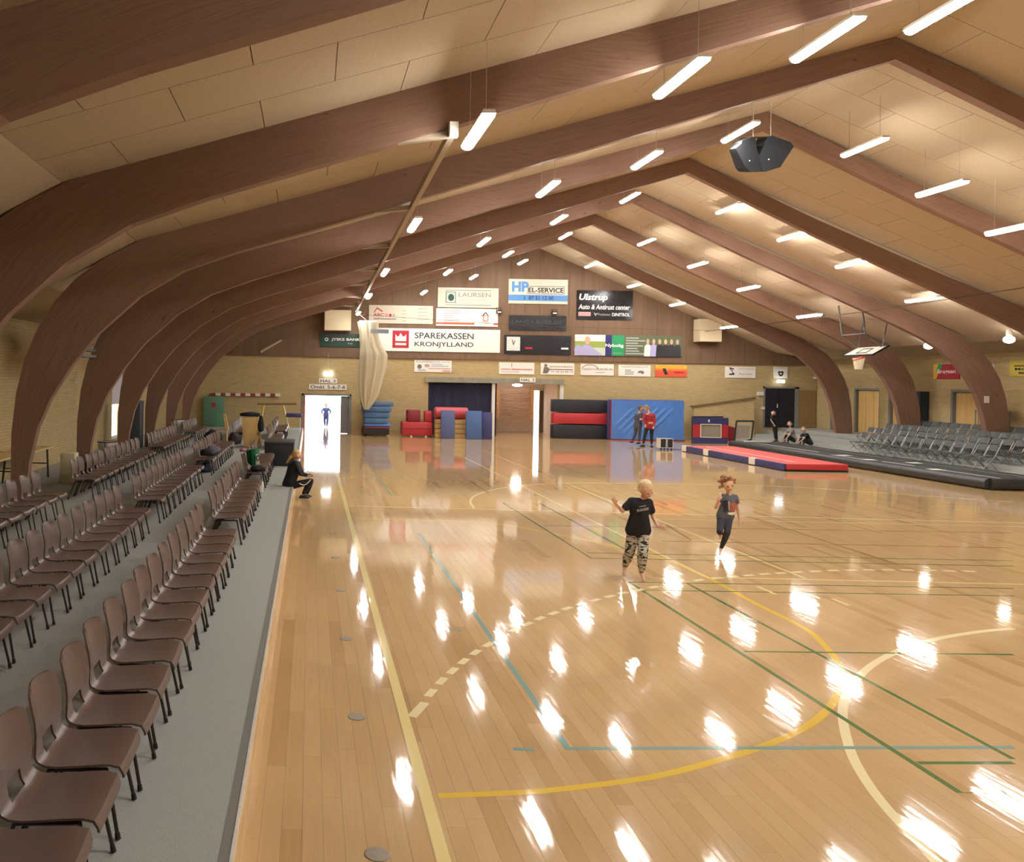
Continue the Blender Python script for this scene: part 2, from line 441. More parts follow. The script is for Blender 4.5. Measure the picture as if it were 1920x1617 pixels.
# right wall with recessed doorways
RDOORS = [(43.35, 41.85), (41.45, 39.6), (39.0, 37.6), (35.2, 33.7)]
mb = MB(); last = Y_END+.3
RZ0, RZ1 = .72, 2.86
for (a, b) in RDOORS:
    mb.box((X_R, a, -.1), (X_R+.3, last, 1.45+Z+.1)); mb.box((X_R, b, RZ1), (X_R+.3, a, 1.45+Z+.1)); mb.box((X_R, b, -.1), (X_R+.3, a, RZ0)); last = b
mb.box((X_R, Y_NEAR, -.1), (X_R+.3, last, 1.45+Z+.1))
struct('wall_right', mb, M_brick_y)
struct('wall_near', MB().prism([(X_L, -.1), (X_L, 1.35+Z+.05), (-5.3, 1.75+Z+.05), (-3.55, 2.7+Z+.05), (11.6, 7.06+Z+.05), (22, 2.66+Z+.05), (24.2, 1.75+Z+.05), (X_R, 1.45+Z+.05), (X_R, -.1)], Y_NEAR-.3, Y_NEAR), M_brick_x)

# ------------------------------------------------------------------ floor: subfloor slab and parquet boards
XF0, XF1, YF0, YF1 = -.40, X_R, Y_NEAR, 51.0
floor = struct('floor', MB().box((X_L-.2, YF0-.2, -.10), (X_R+.2, YF1, -.016)), M_sub)
PW, PLN = .132, (1.55, 1.9, 2.2)
pm = {}
for L in PLN:
    pm[L] = MB().box((0, 0, -.016), (PW-.0012, L-.0012, 0)).mesh('floor_plank', M_floor)
spots = []; rest = MB(); tints = []
rnd = random.Random(3)
x = XF0
while x < XF1:
    y = YF0 - rnd.random()*2
    while y < YF1:
        L = rnd.choice(PLN); cx, cy = x+PW/2, y+L/2
        u = PX + F*cx/max(cy, .5); vpx = PY + F*H/max(cy, .5)
        vis = cy > 3.9 and y > 3.3 and -40 < u < 1880 and vpx < 1700
        spots.append((cy if vis else 1e6+cy, x, y, L)); y += L
    x += PW
spots.sort()
for k, (d, x, y, L) in enumerate(spots):
    if k < 300:
        o = bpy.data.objects.new('floor_plank', pm[L]); C.objects.link(o); o.parent = floor; o.location = (x, y, 0)
    elif d < 1e6 or y > 0 or True:
        w = min(PW-.0012, XF1-x); l = L-.0012
        rest.add([(x,y,0),(x+w,y,0),(x+w,y+l,0),(x,y+l,0),(x,y,-.016),(x+w,y,-.016),(x+w,y+l,-.016),(x,y+l,-.016)], ((0,1,2,3),(0,4,5,1),(1,5,6,2),(2,6,7,3),(3,7,4,0)))
        t = rnd.random(); tints += [t]*8
o = rest.build('parquet_field', M_floor, floor); o['kind'] = 'stuff'
att = o.data.attributes.new('tint', 'FLOAT', 'POINT')
att.data.foreach_set('value', tints[:len(o.data.vertices)])

# ------------------------------------------------------------------ painted court lines
P_cream = paint_mat('cream_line', (232, 214, 150)); P_yel = paint_mat('yellow_line', (226, 190, 78))
P_green = paint_mat('green_line', (88, 122, 74)); P_blue = paint_mat('blue_line', (130, 164, 160)); P_white = paint_mat('white_line', (236, 222, 176)); P_dk = paint_mat('brown_line', (150, 116, 66))
LN = [0]
def ribbon(pts, w, m):
    pts = [Vector((p[0], p[1])) for p in pts]
    LN[0] += 1; z = .0006 + LN[0]*.00003
    Lf, Rt = [], []
    for i, p in enumerate(pts):
        t = (pts[min(i+1, len(pts)-1)]-pts[max(i-1, 0)]).normalized(); n = Vector((-t.y, t.x))*w/2
        Lf.append(p+n); Rt.append(p-n)
    N = len(pts); q = Lf+Rt
    mb = MB().add([(p.x, p.y, z) for p in q] + [(p.x, p.y, .0) for p in q],
        [(i, i+1, N+i+1, N+i) for i in range(N-1)] + [(i, 2*N+i, 2*N+i+1, i+1) for i in range(N-1)] + [(N+i, N+i+1, 3*N+i+1, 3*N+i) for i in range(N-1)])
    return mb.build('court_line', m, floor)
def pxl(pts, w, m, smooth=0):
    q = [on(*p) for p in pts]
    if smooth:
        r_ = []
        for i in range(len(q)-1):
            p0, p1, p2, p3 = q[max(i-1,0)], q[i], q[i+1], q[min(i+2,len(q)-1)]
            for k in range(smooth):
                t = k/smooth
                r_.append(.5*((2*p1)+(-p0+p2)*t+(2*p0-5*p1+4*p2-p3)*t*t+(-p0+3*p1-3*p2+p3)*t**3))
        q = r_ + [q[-1]]
    return ribbon(q, w, m)
ribbon([(.84, 3.6), (.84, 44.2)], .085, P_cream)
pxl([(822,1493),(920,1489),(1011,1484),(1130,1471),(1240,1454),(1351,1425),(1418,1404),(1490,1375),(1543,1340),(1572,1300),(1578,1261),(1565,1234),(1543,1208),(1505,1176),(1411,1129),(1326,1083),(1233,1045),(1117,1017),(1017,997),(907,980),(665,972)], .07, P_yel, 5)
pxl([(1900,1179),(1836,1185),(1754,1199),(1683,1222),(1633,1249),(1600,1283),(1584,1311),(1580,1343),(1586,1379),(1600,1422),(1629,1472),(1668,1522),(1711,1568),(1757,1617),(1830,1690)], .075, P_white, 5)
pxl([(889,954),(882,941),(890,930),(915,921),(945,915),(987,910),(1037,907),(1100,906),(1220,907),(1433,911),(1633,923),(1900,942)], .06, P_white, 4)
pxl([(655,949),(1920,981)], .05, P_white)
pxl([(1230,973),(1920,988)], .03, P_cream)
pxl([(1333,1083),(1920,1096)], .045, P_cream)
pxl([(850,848),(1330,1085)], .05, P_cream)
pxl([(900,843),(1510,1085)], .05, P_cream)
pxl([(1065,1404),(1900,1402)], .055, P_blue)
pxl([(1067,1407),(785,1000)], .055, P_blue)
pxl([(735,931),(705,890)], .05, P_blue)
pxl([(962,1405),(1001,1406)], .05, P_blue); pxl([(841,1181),(864,1183)], .04, P_blue); pxl([(650,1040),(680,1041)], .05, P_cream); pxl([(600,921),(638,922)], .05, P_cream)
pxl([(1180,1092),(1800,1487),(1900,1486)], .05, P_green)
pxl([(1288,1094),(1900,1424)], .045, P_green)
pxl([(1395,1222),(1900,1228)], .04, P_green); pxl([(1720,1431),(1900,1431)], .045, P_green)
pxl([(943,943),(1108,1047),(1900,1062)], .045, P_green); pxl([(1012,944),(1197,1044)], .045, P_green); pxl([(1100,1037),(1900,1052)], .035, P_green)
pxl([(1180,1092),(1900,1104)], .035, P_green); pxl([(1200,1107),(1900,1118)], .035, P_green)
for a, b in (((840,877),(915,924)), ((890,879),(977,926)), ((783,841),(827,868)), ((797,827),(873,870)), ((1230,934),(1900,949)), ((1400,968),(1683,1059)), ((1020,986),(1900,1000)), ((1240,1015),(1900,1028)), ((930,850),(1180,960)), ((1250,985),(1297,1014)), ((1000,860),(1150,905))):
    pxl([a, b], .035, P_dk)
pxl([(1420,1100),(1455,1115)], .05, P_cream); pxl([(1560,1123),(1592,1136)], .05, P_cream)
dz = [(640+a*.357, 1040+b*.357) for a, b in ((470,728),(527,665),(585,612),(643,562),(705,515),(772,474),(840,435),(905,398),(977,366),(1043,336),(1115,309),(1185,284),(1260,261),(1335,240),(1410,221),(1480,203),(1560,188),(1640,172))]
dz += [(1200+a/3, 820+b/3) for a, b in ((330,805),(430,794),(520,785),(610,778),(700,770),(790,765),(885,760),(985,755),(1085,751),(1185,749),(1285,747),(1395,747),(1500,748),(1630,750),(1740,753),(1850,755))]
dw = [on(*p) for p in dz]
pxl([(772,1345),(797,1318)], .085, P_white)
for i, p in enumerate(dw):
    t = (dw[min(i+1, len(dw)-1)]-dw[max(i-1, 0)]).normalized()
    ribbon([p-t*.1, p+t*.1], .075, P_white)

# ------------------------------------------------------------------ left tribune
HP = .28
XE = -.36
mb = MB().box((X_L, Y_NEAR, -.01), (XE-.09, Y_END, HP-.006))
plat = struct('platform_left', mb, M_carpet)
MB().box((XE-.09, Y_NEAR, 0), (XE-.03, Y_END, HP-.004)).build('carpet_border', M_carpet2, plat)
MB().box((XE-.03, Y_NEAR, HP-.03), (XE-.012, Y_END, HP)).build('edge_trim', M_alu, plat)
MB().box((XE-.03, Y_NEAR, .001), (XE, Y_END, HP-.03)).build('riser_board', M_nose, plat)
# right tribune: carpeted steps rising to the side wall
RX = [(19.9, .0), (21.75, .24), (22.75, .40), (23.65, .56), (24.6, .72)]
for i, (xa, h) in enumerate(RX[1:]):
    xb = RX[i+2][0] if i+2 < len(RX) else X_R
    o = struct('platform_step', MB().box((xa, 14.0, -.01), (xb+.0005, Y_END, h)), M_carpet)
    o['label'] = 'grey carpeted tribune step, %s one up from the court' % ORD[i]
# ================================================================== hanging tube lamps
def lamp_proto():
    t = thing('ceiling_lamp', 'x', 'lamp')
    m = MB()
    prof2 = [(-.085,0),(-.075,-.04),(-.04,-.062),(0,-.068),(.04,-.062),(.075,-.04),(.085,0)]
    m.prism(prof2, -.74, .74, lambda u, v, w: (u, w, v)); m.build('diffuser', M_lamp, t, smooth=False, world=False)
    m = MB(); m.prism([(-.09,0),(.09,0),(.075,.05),(-.075,.05)], -.76, .76, lambda u, v, w: (u, w, v)); m.build('housing', M_white, t, world=False)
    return t
ROWS = {  # row: list of (px, py, depth)
 'a': [(895,245,11.4),(777,421,19.75),(722,510,28.0),(692,555,34.0),(672,587,42.0)],
 'b': [(1275,145,11.9),(1027,353,19.75),(907,453,28.2),(840,510,36.2),(795,548,42.3)],
 'c': [(1548,73,11.9),(1212,299,19.75),(1048,411,28.4),(953,476,37.2),(888,519,42.3)],
 'd': [(1775,17,11.9),(1387,247,19.9),(1181,370,28.75),(1060,442,37.4),(980,491,42.3)],
 'e': [(1620,275,19.75),(1366,384,28.4),(1212,453,33.8),(1108,497,42.2)],
 'f': [(1765,353,19.9),(1484,441,28.4),(1308,496,33.6),(1189,535,42.0)],
 'g': [(1900,428,19.9),(1596,495,28.4),(1403,540,33.4),(1270,570,41.8)],
 'h': [(1730,561,28.4),(1517,592,33.4),(1367,613,41.6)]}
ROWN = {'a': 'the row above the curtain rail', 'b': 'the second row from the curtain rail', 'c': 'the third row from the curtain rail', 'd': 'the row along the roof ridge', 'e': 'the first row right of the ridge', 'f': 'the second row right of the ridge', 'g': 'the third row right of the ridge', 'h': 'the lowest row on the right roof slope'}
proto = None
cord_m = MB().tube([(0,0,0),(0,0,1)], .004, 6).mesh('cord', M_cord)
def put_lamp(p, label):
    global proto
    if proto is None: proto = lamp_proto(); o = proto; o.location = p; o['label'] = label; o['group'] = 'tube lamps'
    else: o = dup(proto, p, 0, label, 'tube lamps')
    for dy in (-.55, .55):
        zc = roof_z(p.x) - p.z - .05
        c = bpy.data.objects.new('cord', cord_m); C.objects.link(c); c.parent = o; c.location = (0, dy, .04); c.scale = (1, 1, max(.05, zc-.0))
    return o
cords = []
for rk, lst in ROWS.items():
    for i, (x, y, d) in enumerate(lst):
        p = at(x, y, d)
        zmax = roof_z(p.x) - .22
        if p.z > zmax: p.z = zmax
        put_lamp(p, 'glowing tube lamp, %s from the camera in %s' % (ORD[i], ROWN[rk]))

# unseen lamps added in line with the rows, to light the near end
EXTRA = [(2.2, 6.5), (5.2, 7.6), (8.0, 8.4), (11.0, 9.2), (13.5, 8.6), (16.0, 7.7), (18.5, 6.7), (21.0, 5.7)]
for i, (x, z) in enumerate(EXTRA):
    put_lamp(Vector((x, 3.2, z)), 'added tube lamp over the near end of the hall, %s row from the left wall' % ORD[i])
for i, (x, z) in enumerate(EXTRA[4:]):
    put_lamp(Vector((x, 10.8, z)), 'added tube lamp on the right roof slope near the camera, %s row from the ridge' % ORD[i])
put_lamp(Vector((21.0, 19.6, 5.7)), 'added tube lamp low on the right roof slope, just outside the picture')
# ================================================================== brown shell chairs on the left tribune
M_shell = mat('brown_plastic_shell', (97, 78, 70), .34, scale=220, var=.07, bump=.05)
M_rub = mat('black_rubber_foot', (30, 28, 28), .7)
M_leg = mat('dark_brown_tube', (46, 36, 32), .35, var=.05)
def brown_chair():
    t = thing('shell_chair', 'x', 'chair')
    prof = [(.262,.335),(.262,.362),(.245,.386),(.19,.397),(.10,.392),(0,.384),(-.10,.378),(-.165,.384),(-.205,.405),(-.228,.445),(-.240,.50),(-.252,.57),(-.270,.65),(-.292,.73),(-.308,.775),(-.318,.797)]
    n = len(prof); nt_ = 10
    bm = bmesh.new(); V = []
    for i, (px, pz) in enumerate(prof):
        back = max(0, min(1, (pz-.42)/.38)) if px < -.15 else 0
        w = .252 - .008*back
        if i == 0: w -= .03
        if i == 1: w -= .012
        if i == n-1: w -= .075
        if i == n-2: w -= .022
        if i == n-3: w -= .004
        if back > 0 and back < .35: w -= .008*math.sin(back/.35*PI)
        row = []
        for j in range(nt_+1):
            u = -1 + 2*j/nt_
            dish = (.016*u*u) if not back else 0
            fwd = .04*u*u*min(1, back*2)
            row.append(bm.verts.new((px+fwd, u*w, pz+dish*(1 if i > 1 else .2))))
        V.append(row)
    for i in range(n-1):
        for j in range(nt_):
            if i in (8, 9) and 3 <= j <= 6: continue      # the slot between seat and back
            bm.faces.new((V[i][j], V[i+1][j], V[i+1][j+1], V[i][j+1]))
    bmesh.ops.recalc_face_normals(bm, faces=bm.faces[:])
    bmesh.ops.solidify(bm, geom=bm.faces[:], thickness=.012)
    MB().bm(bm).build('shell', M_shell, t, smooth='auto', world=False)
    for sx in (1, -1):
        for sy in (1, -1):
            a = Vector((.165 if sx > 0 else -.15, sy*.19, .372)); b = Vector((.245 if sx > 0 else -.285, sy*.225, 0))
            c = a + (b-a)*.93
            lg = MB().tube([a, c], .0115, 8).build('leg', M_leg, t, smooth='auto', world=False)
            MB().tube([c+(a-c)*.02, b], .0145, 8, r2=.0165).build('rubber_foot', M_rub, lg, smooth='auto', world=False)
    m = MB()
    for sy in (1, -1): m.tube([(.175, sy*.19, .368), (-.16, sy*.19, .362)], .011, 6)
    m.tube([(.10, -.19, .366), (.10, .19, .366)], .010, 6); m.tube([(-.10, -.19, .362), (-.10, .19, .362)], .010, 6)
    m.build('seat_frame', M_leg, t, world=False)
    return t
BLOCKS = [ # front-lip X, first near-side Y, pitch, count, words, group
 (-1.0, 3.55, .575, 15, 'the nearest block of the court-side row'),
 (-1.0, 13.05, .575, 9, 'the second block of the court-side row'),
 (-1.0, 19.4, .56, 9, 'the third block of the court-side row'),
 (-1.0, 30.3, .56, 5, 'the court-side block behind the black crate'),
 (-1.0, 35.0, .56, 8, 'the farthest block of the court-side row'),
 (-2.57, 5.2, .586, 15, 'the nearest block of the middle row'),
 (-2.57, 14.85, .6, 10, 'the second block of the middle row'),
 (-2.53, 22.2, .6, 11, 'the middle-row block with clothes on it'),
 (-2.53, 33.4, .58, 10, 'the middle-row block past the tall cabinet'),
 (-4.43, 11.4, .62, 7, 'the nearest block of the wall-side row'),
 (-4.41, 17.5, .59, 12, 'the second block of the wall-side row'),
 (-4.45, 26.0, .57, 10, 'the third block of the wall-side row'),
 (-4.45, 33.2, .57, 7, 'the farthest block of the wall-side row')]
cp = None; rc = random.Random(11)
for bx_, by, pit, cnt, words_ in BLOCKS:
    for k in range(cnt):
        loc = Vector((bx_-.262+rc.uniform(-.012, .012), by+pit*k+.25+rc.uniform(-.012, .012), HP)); rz = math.radians(rc.uniform(-1.6, 1.6))
        lab = 'brown plastic chair, %s from the camera in %s' % (ORD[k], words_)
        if cp is None: cp = brown_chair(); cp.location = loc; cp.rotation_euler = (0, 0, rz); cp['label'] = lab; cp['group'] = 'brown shell chairs on the left tribune'
        else: dup(cp, loc, rz, lab, 'brown shell chairs on the left tribune')

# ================================================================== grey folding chairs on the right tribune
M_fold = mat('grey_folding_plastic', (76, 79, 80), .5, scale=60, var=.08)
M_chrome = mat('dull_steel_tube', (150, 152, 150), .35, .7, var=.05)
def folding_chair():
    t = thing('folding_chair', 'x', 'chair')
    MB().rbox((-.19, -.205, .425), (.21, .205, .45), .012).build('seat', M_fold, t, world=False)
    m = MB()
    def fn(u, v, s=0): return Vector((-.30 + .035*(1-(2*v-1)**2)*-1 - .05*u + s, -.215 + .43*v, .62 + .20*u))
    m.grid(lambda u, v: fn(u, v), 3, 6); m.grid(lambda u, v: fn(u, v, .018), 3, 6)
    for e in (0, 1):
        m.grid(lambda u, v, e=e: fn(e, v, .018*u), 1, 6); m.grid(lambda u, v, e=e: fn(u, e, .018*v), 3, 1)
    m.build('backrest', M_fold, t, world=False)
    for sy in (1, -1):
        MB().tube([(-.35, sy*.222, .80), (-.16, sy*.222, .44), (.24, sy*.222, .0)], .012, 6).build('front_leg', M_chrome, t, world=False)
        MB().tube([(.17, sy*.20, .42), (-.27, sy*.20, .0)], .012, 6).build('rear_leg', M_chrome, t, world=False)
    MB().tube([(.17, -.222, .08), (.17, .222, .08)], .009, 6).build('front_stretcher', M_chrome, t, world=False)
    MB().tube([(-.19, -.20, .09), (-.19, .20, .09)], .009, 6).build('rear_stretcher', M_chrome, t, world=False)
    return t
fp = None
FROWS = [(22.15, .24, 28.0, 14, 'the lowest row'), (23.1, .40, 27.6, 17, 'the second row up'), (24.0, .56, 27.8, 17, 'the third row up'), (25.0, .72, 28.4, 17, 'the top row')]
for fx, fh, fy, cnt, words_ in FROWS:
    for k in range(cnt):
        loc = Vector((fx+rc.uniform(-.03, .03), fy+.5*k+rc.uniform(-.01, .01), fh)); rz = PI + math.radians(rc.uniform(-2, 2))
        lab = 'grey folding chair, %s from the camera in %s, right tribune' % (ORD[k], words_)
        if fp is None: fp = folding_chair(); fp.location = loc; fp.rotation_euler = (0, 0, rz); fp['label'] = lab; fp['group'] = 'grey folding chairs on the right tribune'
        else: dup(fp, loc, rz, lab, 'grey folding chairs on the right tribune')
# ================================================================== doorways at the far end
def rect(x0, y0, x1, y1, Y):
    a, b = at(x0, y0, Y), at(x1, y1, Y)
    return min(a.x, b.x), max(a.x, b.x), min(a.z, b.z), max(a.z, b.z)
def pbox(name, x0, y0, x1, y1, Y, dep, m, parent=None, r=0, base=None):
    X0, X1, Z0, Z1 = rect(x0, y0, x1, y1, Y)
    if base is not None: Z0 = base
    mb = MB()
    (mb.rbox((X0, Y, Z0), (X1, Y+dep, Z1), r) if r else mb.box((X0, Y, Z0), (X1, Y+dep, Z1)))
    return mb.build(name, m, parent, smooth='auto' if r else False)
struct('ground_outside', MB().box((-30, YF1, -.15), (45, 90, -.05)), M_out)
M_redbrick = brick_mat('red_brick_outside', (176, 84, 66), (160, 72, 58), (190, 170, 150), 'y')
struct('wall_outside_passage', MB().box((d1a-.3, Y_END+.3, -.1), (d1a+.16, 49.5, 3.4)), M_redbrick)
# door 1: the open pair of doors under the HAL 3 sign
door1 = thing('door_1', 'open grey double door letting in daylight below the HAL 3 sign', None, ((d1a+d1b)/2, Y_END, 0)); del_ = door1.pop('category', None); door1['kind'] = 'structure'
for a, b in ((d1a, d1a+.09), (d1b-.09, d1b)): MB().box((a, Y_END-.03, 0), (b, Y_END+.12, d1h)).build('jamb', M_grey, door1)
MB().box((d1a, Y_END-.03, d1h-.09), (d1b, Y_END+.12, d1h)).build('head', M_grey, door1)
M_glass, nt_, b_ = new_mat('door_glass'); b_.inputs['Transmission Weight'].default_value = 1; b_.inputs['Roughness'].default_value = .02; b_.inputs['Base Color'].default_value = (.9, .96, 1, 1); b_.inputs['IOR'].default_value = 1.05
leaf = MB()
for zz in ((.0, .18), (d1h-.28, d1h-.1)): leaf.box((d1b-.14, Y_END+.13, zz[0]), (d1b-.09, Y_END+1.2, zz[1]))
for yy in ((.13, .25), (1.08, 1.2)): leaf.box((d1b-.14, Y_END+yy[0], 0), (d1b-.09, Y_END+yy[1], d1h-.1))
lf = leaf.build('door_leaf', M_grey, door1)
MB().box((d1b-.125, Y_END+.25, .18), (d1b-.105, Y_END+1.08, d1h-.28)).build('pane', M_glass, lf)
MB().box((d1b-.55, Y_END+.04, .02), (d1b-.1, Y_END+.09, d1h-.1)).build('door_leaf', mat('grey_door', (120, 122, 124), .5), door1)
# opening 2: wide gateway with concrete lintel, curtain, shutter and a glass door behind
X0, X1, Z0, Z1 = rect(797, 707, 1057, 719.5, Y_END)
struct('trim_1', MB().box((X0, Y_END-.12, d2h), (X1, Y_END+.05, Z1)), mat('concrete_lintel', (146, 142, 128), .85, scale=4, var=.12, bump=.1))
YB = 48.6
gx0, gx1 = at(998, 760, YB).x, at(1046, 760, YB).x
gh = at(1020, 729, YB).z
room = MB()
room.box((d2a-.25, Y_END+.3, -.05), (d2a-.05, YB+.2, d2h+.25)); room.box((d2b+.3, Y_END+.3, -.05), (d2b+.5, YB+.2, d2h+.25))
room.box((d2a-.25, Y_END+.3, d2h+.05), (d2b+.5, YB+.2, d2h+.25))
room.box((d2a-.25, YB, -.05), (gx0, YB+.2, d2h+.1)); room.box((gx1, YB, -.05), (d2b+.5, YB+.2, d2h+.1)); room.box((gx0, YB, gh), (gx1, YB+.2, d2h+.1))
struct('wall_back_room', room, mat('pinkish_plaster', (226, 202, 180), .8, var=.04, scale=3))
door2 = thing('door_2', 'bright glass outside door with white frame and brown leaf behind the gateway', None, ((gx0+gx1)/2, YB, 0)); door2.pop('category', None); door2['kind'] = 'structure'
for a, b in ((gx0, gx0+.08), (gx0+.86, gx0+.93), (gx1-.08, gx1)): MB().box((a, YB-.04, 0), (b, YB+.1, gh)).build('door_post', M_white, door2)
MB().box((gx0, YB-.04, gh-.12), (gx1, YB+.1, gh)).build('head', M_white, door2)
MB().box((gx0+.40, YB+.0, .0), (gx0+.86, YB+.06, gh-.12)).build('door_leaf', mat('brown_door', (122, 98, 78), .6), door2)
MB().box((gx0+.93, YB+.02, .1), (gx1-.08, YB+.04, gh-.12)).build('pane', M_glass, door2)
o = thing('navy_curtain', 'dark navy roller curtain closing the left half of the gateway', 'curtain', ((d2a+at(922,760,Y_END).x)/2, Y_END+.2, .02))
X0, X1, Z0, Z1 = rect(803, 719, 922, 779, Y_END+.2)
MB().grid(lambda u, v: Vector((X0+(X1-X0)*u, Y_END+.2+.02*math.sin(u*40), .06+(d2h-.06)*v)), 60, 2).build('sheet', M_navy, o)
MB().box((X0, Y_END+.17, .02), (X1, Y_END+.23, .08)).build('weight_bar', M_dark, o)
MB().tube([(X0, Y_END+.2, d2h-.06), (X1, Y_END+.2, d2h-.06)], .05, 8).build('roller', M_dark, o)
struct('trim_2', MB().box((at(922.5,760,Y_END).x, Y_END+.02, 0), (at(928,760,Y_END).x, Y_END+.25, d2h)), M_white)
struct('trim_3', MB().box((at(928.5,760,Y_END).x, Y_END+.05, 0), (at(931.5,760,Y_END).x, Y_END+.28, d2h)), M_dark)
struct('trim_4', MB().box((at(1049,760,Y_END).x, Y_END-.05, 0), (at(1056,760,Y_END).x, Y_END+.1, d2h)), M_white)
o = thing('slatted_shutter', 'brown slatted shutter over a counter in the room behind the gateway', 'shutter', at(965, 760, 47.6))
M_slat = mat('brown_slat', (150, 112, 92), .6, var=.08)
for k in range(18):
    y = 729 + k*3.1; X0, X1, Z0, Z1 = rect(936, y, 995, y+2.3, 47.6)
    MB().box((X0, 47.6, Z0), (X1, 47.64, Z1)).build('slat', M_slat, o)
for x0 in (931, 995):
    X0, X1, Z0, Z1 = rect(x0, 726, x0+4, 786, 47.6); MB().box((X0, 47.55, Z0), (X1, 47.68, Z1)).build('side_post', mat('orange_wood', (190, 134, 82), .5), o)
tag(recentre(MB().ball(at(970, 722.5, 46.5), .28, 2, (1, .6, .25)).build('ceiling_dome_lamp', mat('white_lamp', (255,250,240), .4, emit=(70, (255,248,235))), None, True)), 'oval white ceiling lamp glowing in the room behind the gateway', 'lamp')
# raised black door at the right end of the far wall
X0, X1, Z0, Z1 = rect(1434, 728, 1488, 803, Y_END); Z0 = .72
door4 = thing('door_3', 'black double door at the right end of the far wall', None, ((X0+X1)/2, Y_END, .72)); door4.pop('category', None); door4['kind'] = 'structure'
M_bdoor = mat('blackish_blue_door', (27, 28, 40), .5, var=.1)
xm = X0+(X1-X0)*.46
for a, b in ((X0, xm-.01), (xm+.01, X1)):
    l_ = MB().box((a, Y_END-.05, .73), (b, Y_END-.005, Z1)).build('door_leaf', M_bdoor, door4)
MB().box((xm-.09, Y_END-.1, 1.75), (xm-.06, Y_END-.05, 1.95)).build('handle', M_alu, door4)
for a, b in ((X0-.08, X0), (X1, X1+.22)): MB().box((a, Y_END-.06, .72), (b, Y_END, Z1+.08)).build('jamb', M_grey, door4)
MB().box((X0-.08, Y_END-.06, Z1), (X1+.22, Y_END, Z1+.08)).build('head', M_grey, door4)
X0, X1, Z0, Z1 = rect(1497, 732, 1528, 803, Y_END)
tag(recentre(MB().rbox((X0, Y_END-.05, .73), (X1, Y_END-.01, Z1), .01).build('wall_panel', mat('brown_board', (150, 120, 78), .6, scale=6, var=.1))), 'plain brown board standing on the tribune beside the black door', 'board')
tag(recentre(pbox('wall_box', 1421, 735, 1432, 742, Y_END-.1, .09, M_white)), 'small white box on the brick left of the black door', 'box')
tag(recentre(pbox('wall_switch', 1429, 763, 1434, 768, Y_END-.08, .07, M_white)), 'tiny pale switch beside the black door', 'switch')
# recessed wooden doors in the right wall
M_door = mat('honey_wood_door', (214, 176, 112), .5, scale=5, var=.1, stretch=(1, 1, .15))
for i, (a, b) in enumerate(RDOORS):
    d = thing('door_%d' % (i+4), 'honey wood door in the right wall, %s from the far corner' % ORD[i], None, (X_R, (a+b)/2, RZ0)); d.pop('category', None); d['kind'] = 'structure'
    MB().box((X_R+.02, b, RZ1-.1), (X_R+.28, a, RZ1)).build('head', M_grey, d)
    MB().box((X_R+.02, a-.08, RZ0), (X_R+.28, a, RZ1-.1)).build('jamb', M_grey, d); MB().box((X_R+.02, b, RZ0), (X_R+.28, b+.08, RZ1-.1)).build('jamb', M_grey, d)
    n = 3 if i < 2 else 1
    w = (a-b-.16)/n
    for k in range(n):
        l_ = MB().box((X_R+.16, b+.08+w*k+.012, RZ0+.01), (X_R+.22, b+.08+w*(k+1)-.012, RZ1-.11)).build('door_leaf', M_door, d)
        MB().box((X_R+.14, b+.08+w*(k+.42), 2.24), (X_R+.165, b+.08+w*(k+.58), 2.32)).build('number_plate', M_white, l_)
    MB().box((X_R+.23, b, RZ0), (X_R+.27, a, RZ1-.1)).build('door_backing', M_backing, d)
tag(recentre(MB().rbox((X_R-.42, 36.4, .72), (X_R-.02, 37.45, 2.75), .01).build('locker', mat('dark_blue_grey_locker', (46, 58, 66), .5))), 'dark blue-grey locker between the honey wood doors', 'locker')
tag(recentre(MB().lathe([(.22, 0), (.27, .5), (.28, .52), (.25, .52)], 14, Matrix.Translation((X_R-.85, 36.4, .72))).build('waste_bin', mat('pale_grey_bin', (176, 176, 180), .6))), 'pale waste bin standing in front of the dark locker', 'bin')

# left daylight opening with a pale blind
w1 = thing('window_1', 'narrow bright window with pale blind in the left wall', None, (X_L-.1, (LW[0]+LW[1])/2, LW[2])); w1.pop('category', None); w1['kind'] = 'structure'
for a, b in ((LW[0], LW[0]+.1), (LW[1]-.1, LW[1])): MB().box((X_L-.2, a, LW[2]), (X_L-.08, b, LW[3])).build('frame', M_white, w1)
for a, b in ((LW[2], LW[2]+.1), (LW[3]-.1, LW[3])): MB().box((X_L-.2, LW[0]+.1, a), (X_L-.08, LW[1]-.1, b)).build('frame', M_white, w1)
MB().box((X_L-.15, LW[0]+.1, LW[2]+.1), (X_L-.13, LW[1]-.1, LW[3]-.1)).build('pane', M_glass, w1)
MB().box((X_L-.11, LW[0]+.1, 1.75), (X_L-.09, LW[1]-.1, LW[3]-.1)).build('blind', mat('pale_blind', (205, 200, 205), .8), w1)

# ================================================================== gear along the far wall
M_blue1 = mat('blue_vinyl', (74, 112, 160), .55, scale=5, var=.14); M_blue2 = mat('bright_blue_vinyl', (78, 128, 208), .5, scale=5, var=.07)
M_slate = mat('slate_blue_vinyl', (84, 98, 146), .55, var=.08); M_nv = mat('dark_blue_vinyl', (58, 62, 116), .5, var=.1)
M_red = mat('red_vinyl', (186, 52, 60), .45, var=.08); M_dred = mat('dark_red_vinyl', (138, 40, 50), .5, var=.08); M_salmon = mat('salmon_red_vinyl', (204, 82, 82), .5, var=.06)
M_blk = mat('black_vinyl', (36, 38, 50), .6, var=.12, scale=8); M_rubber = mat('black_rubber', (26, 26, 28), .7)
M_green = mat('green_mat', (96, 138, 112), .7, var=.08)
Y0 = 42.9
tr = thing('mat_trolley', 'low black trolley under the stack of blue mats', 'trolley', (at(706,815,Y0).x, Y0+.5, 0))
X0, X1 = at(681,810,Y0).x, at(730,810,Y0).x
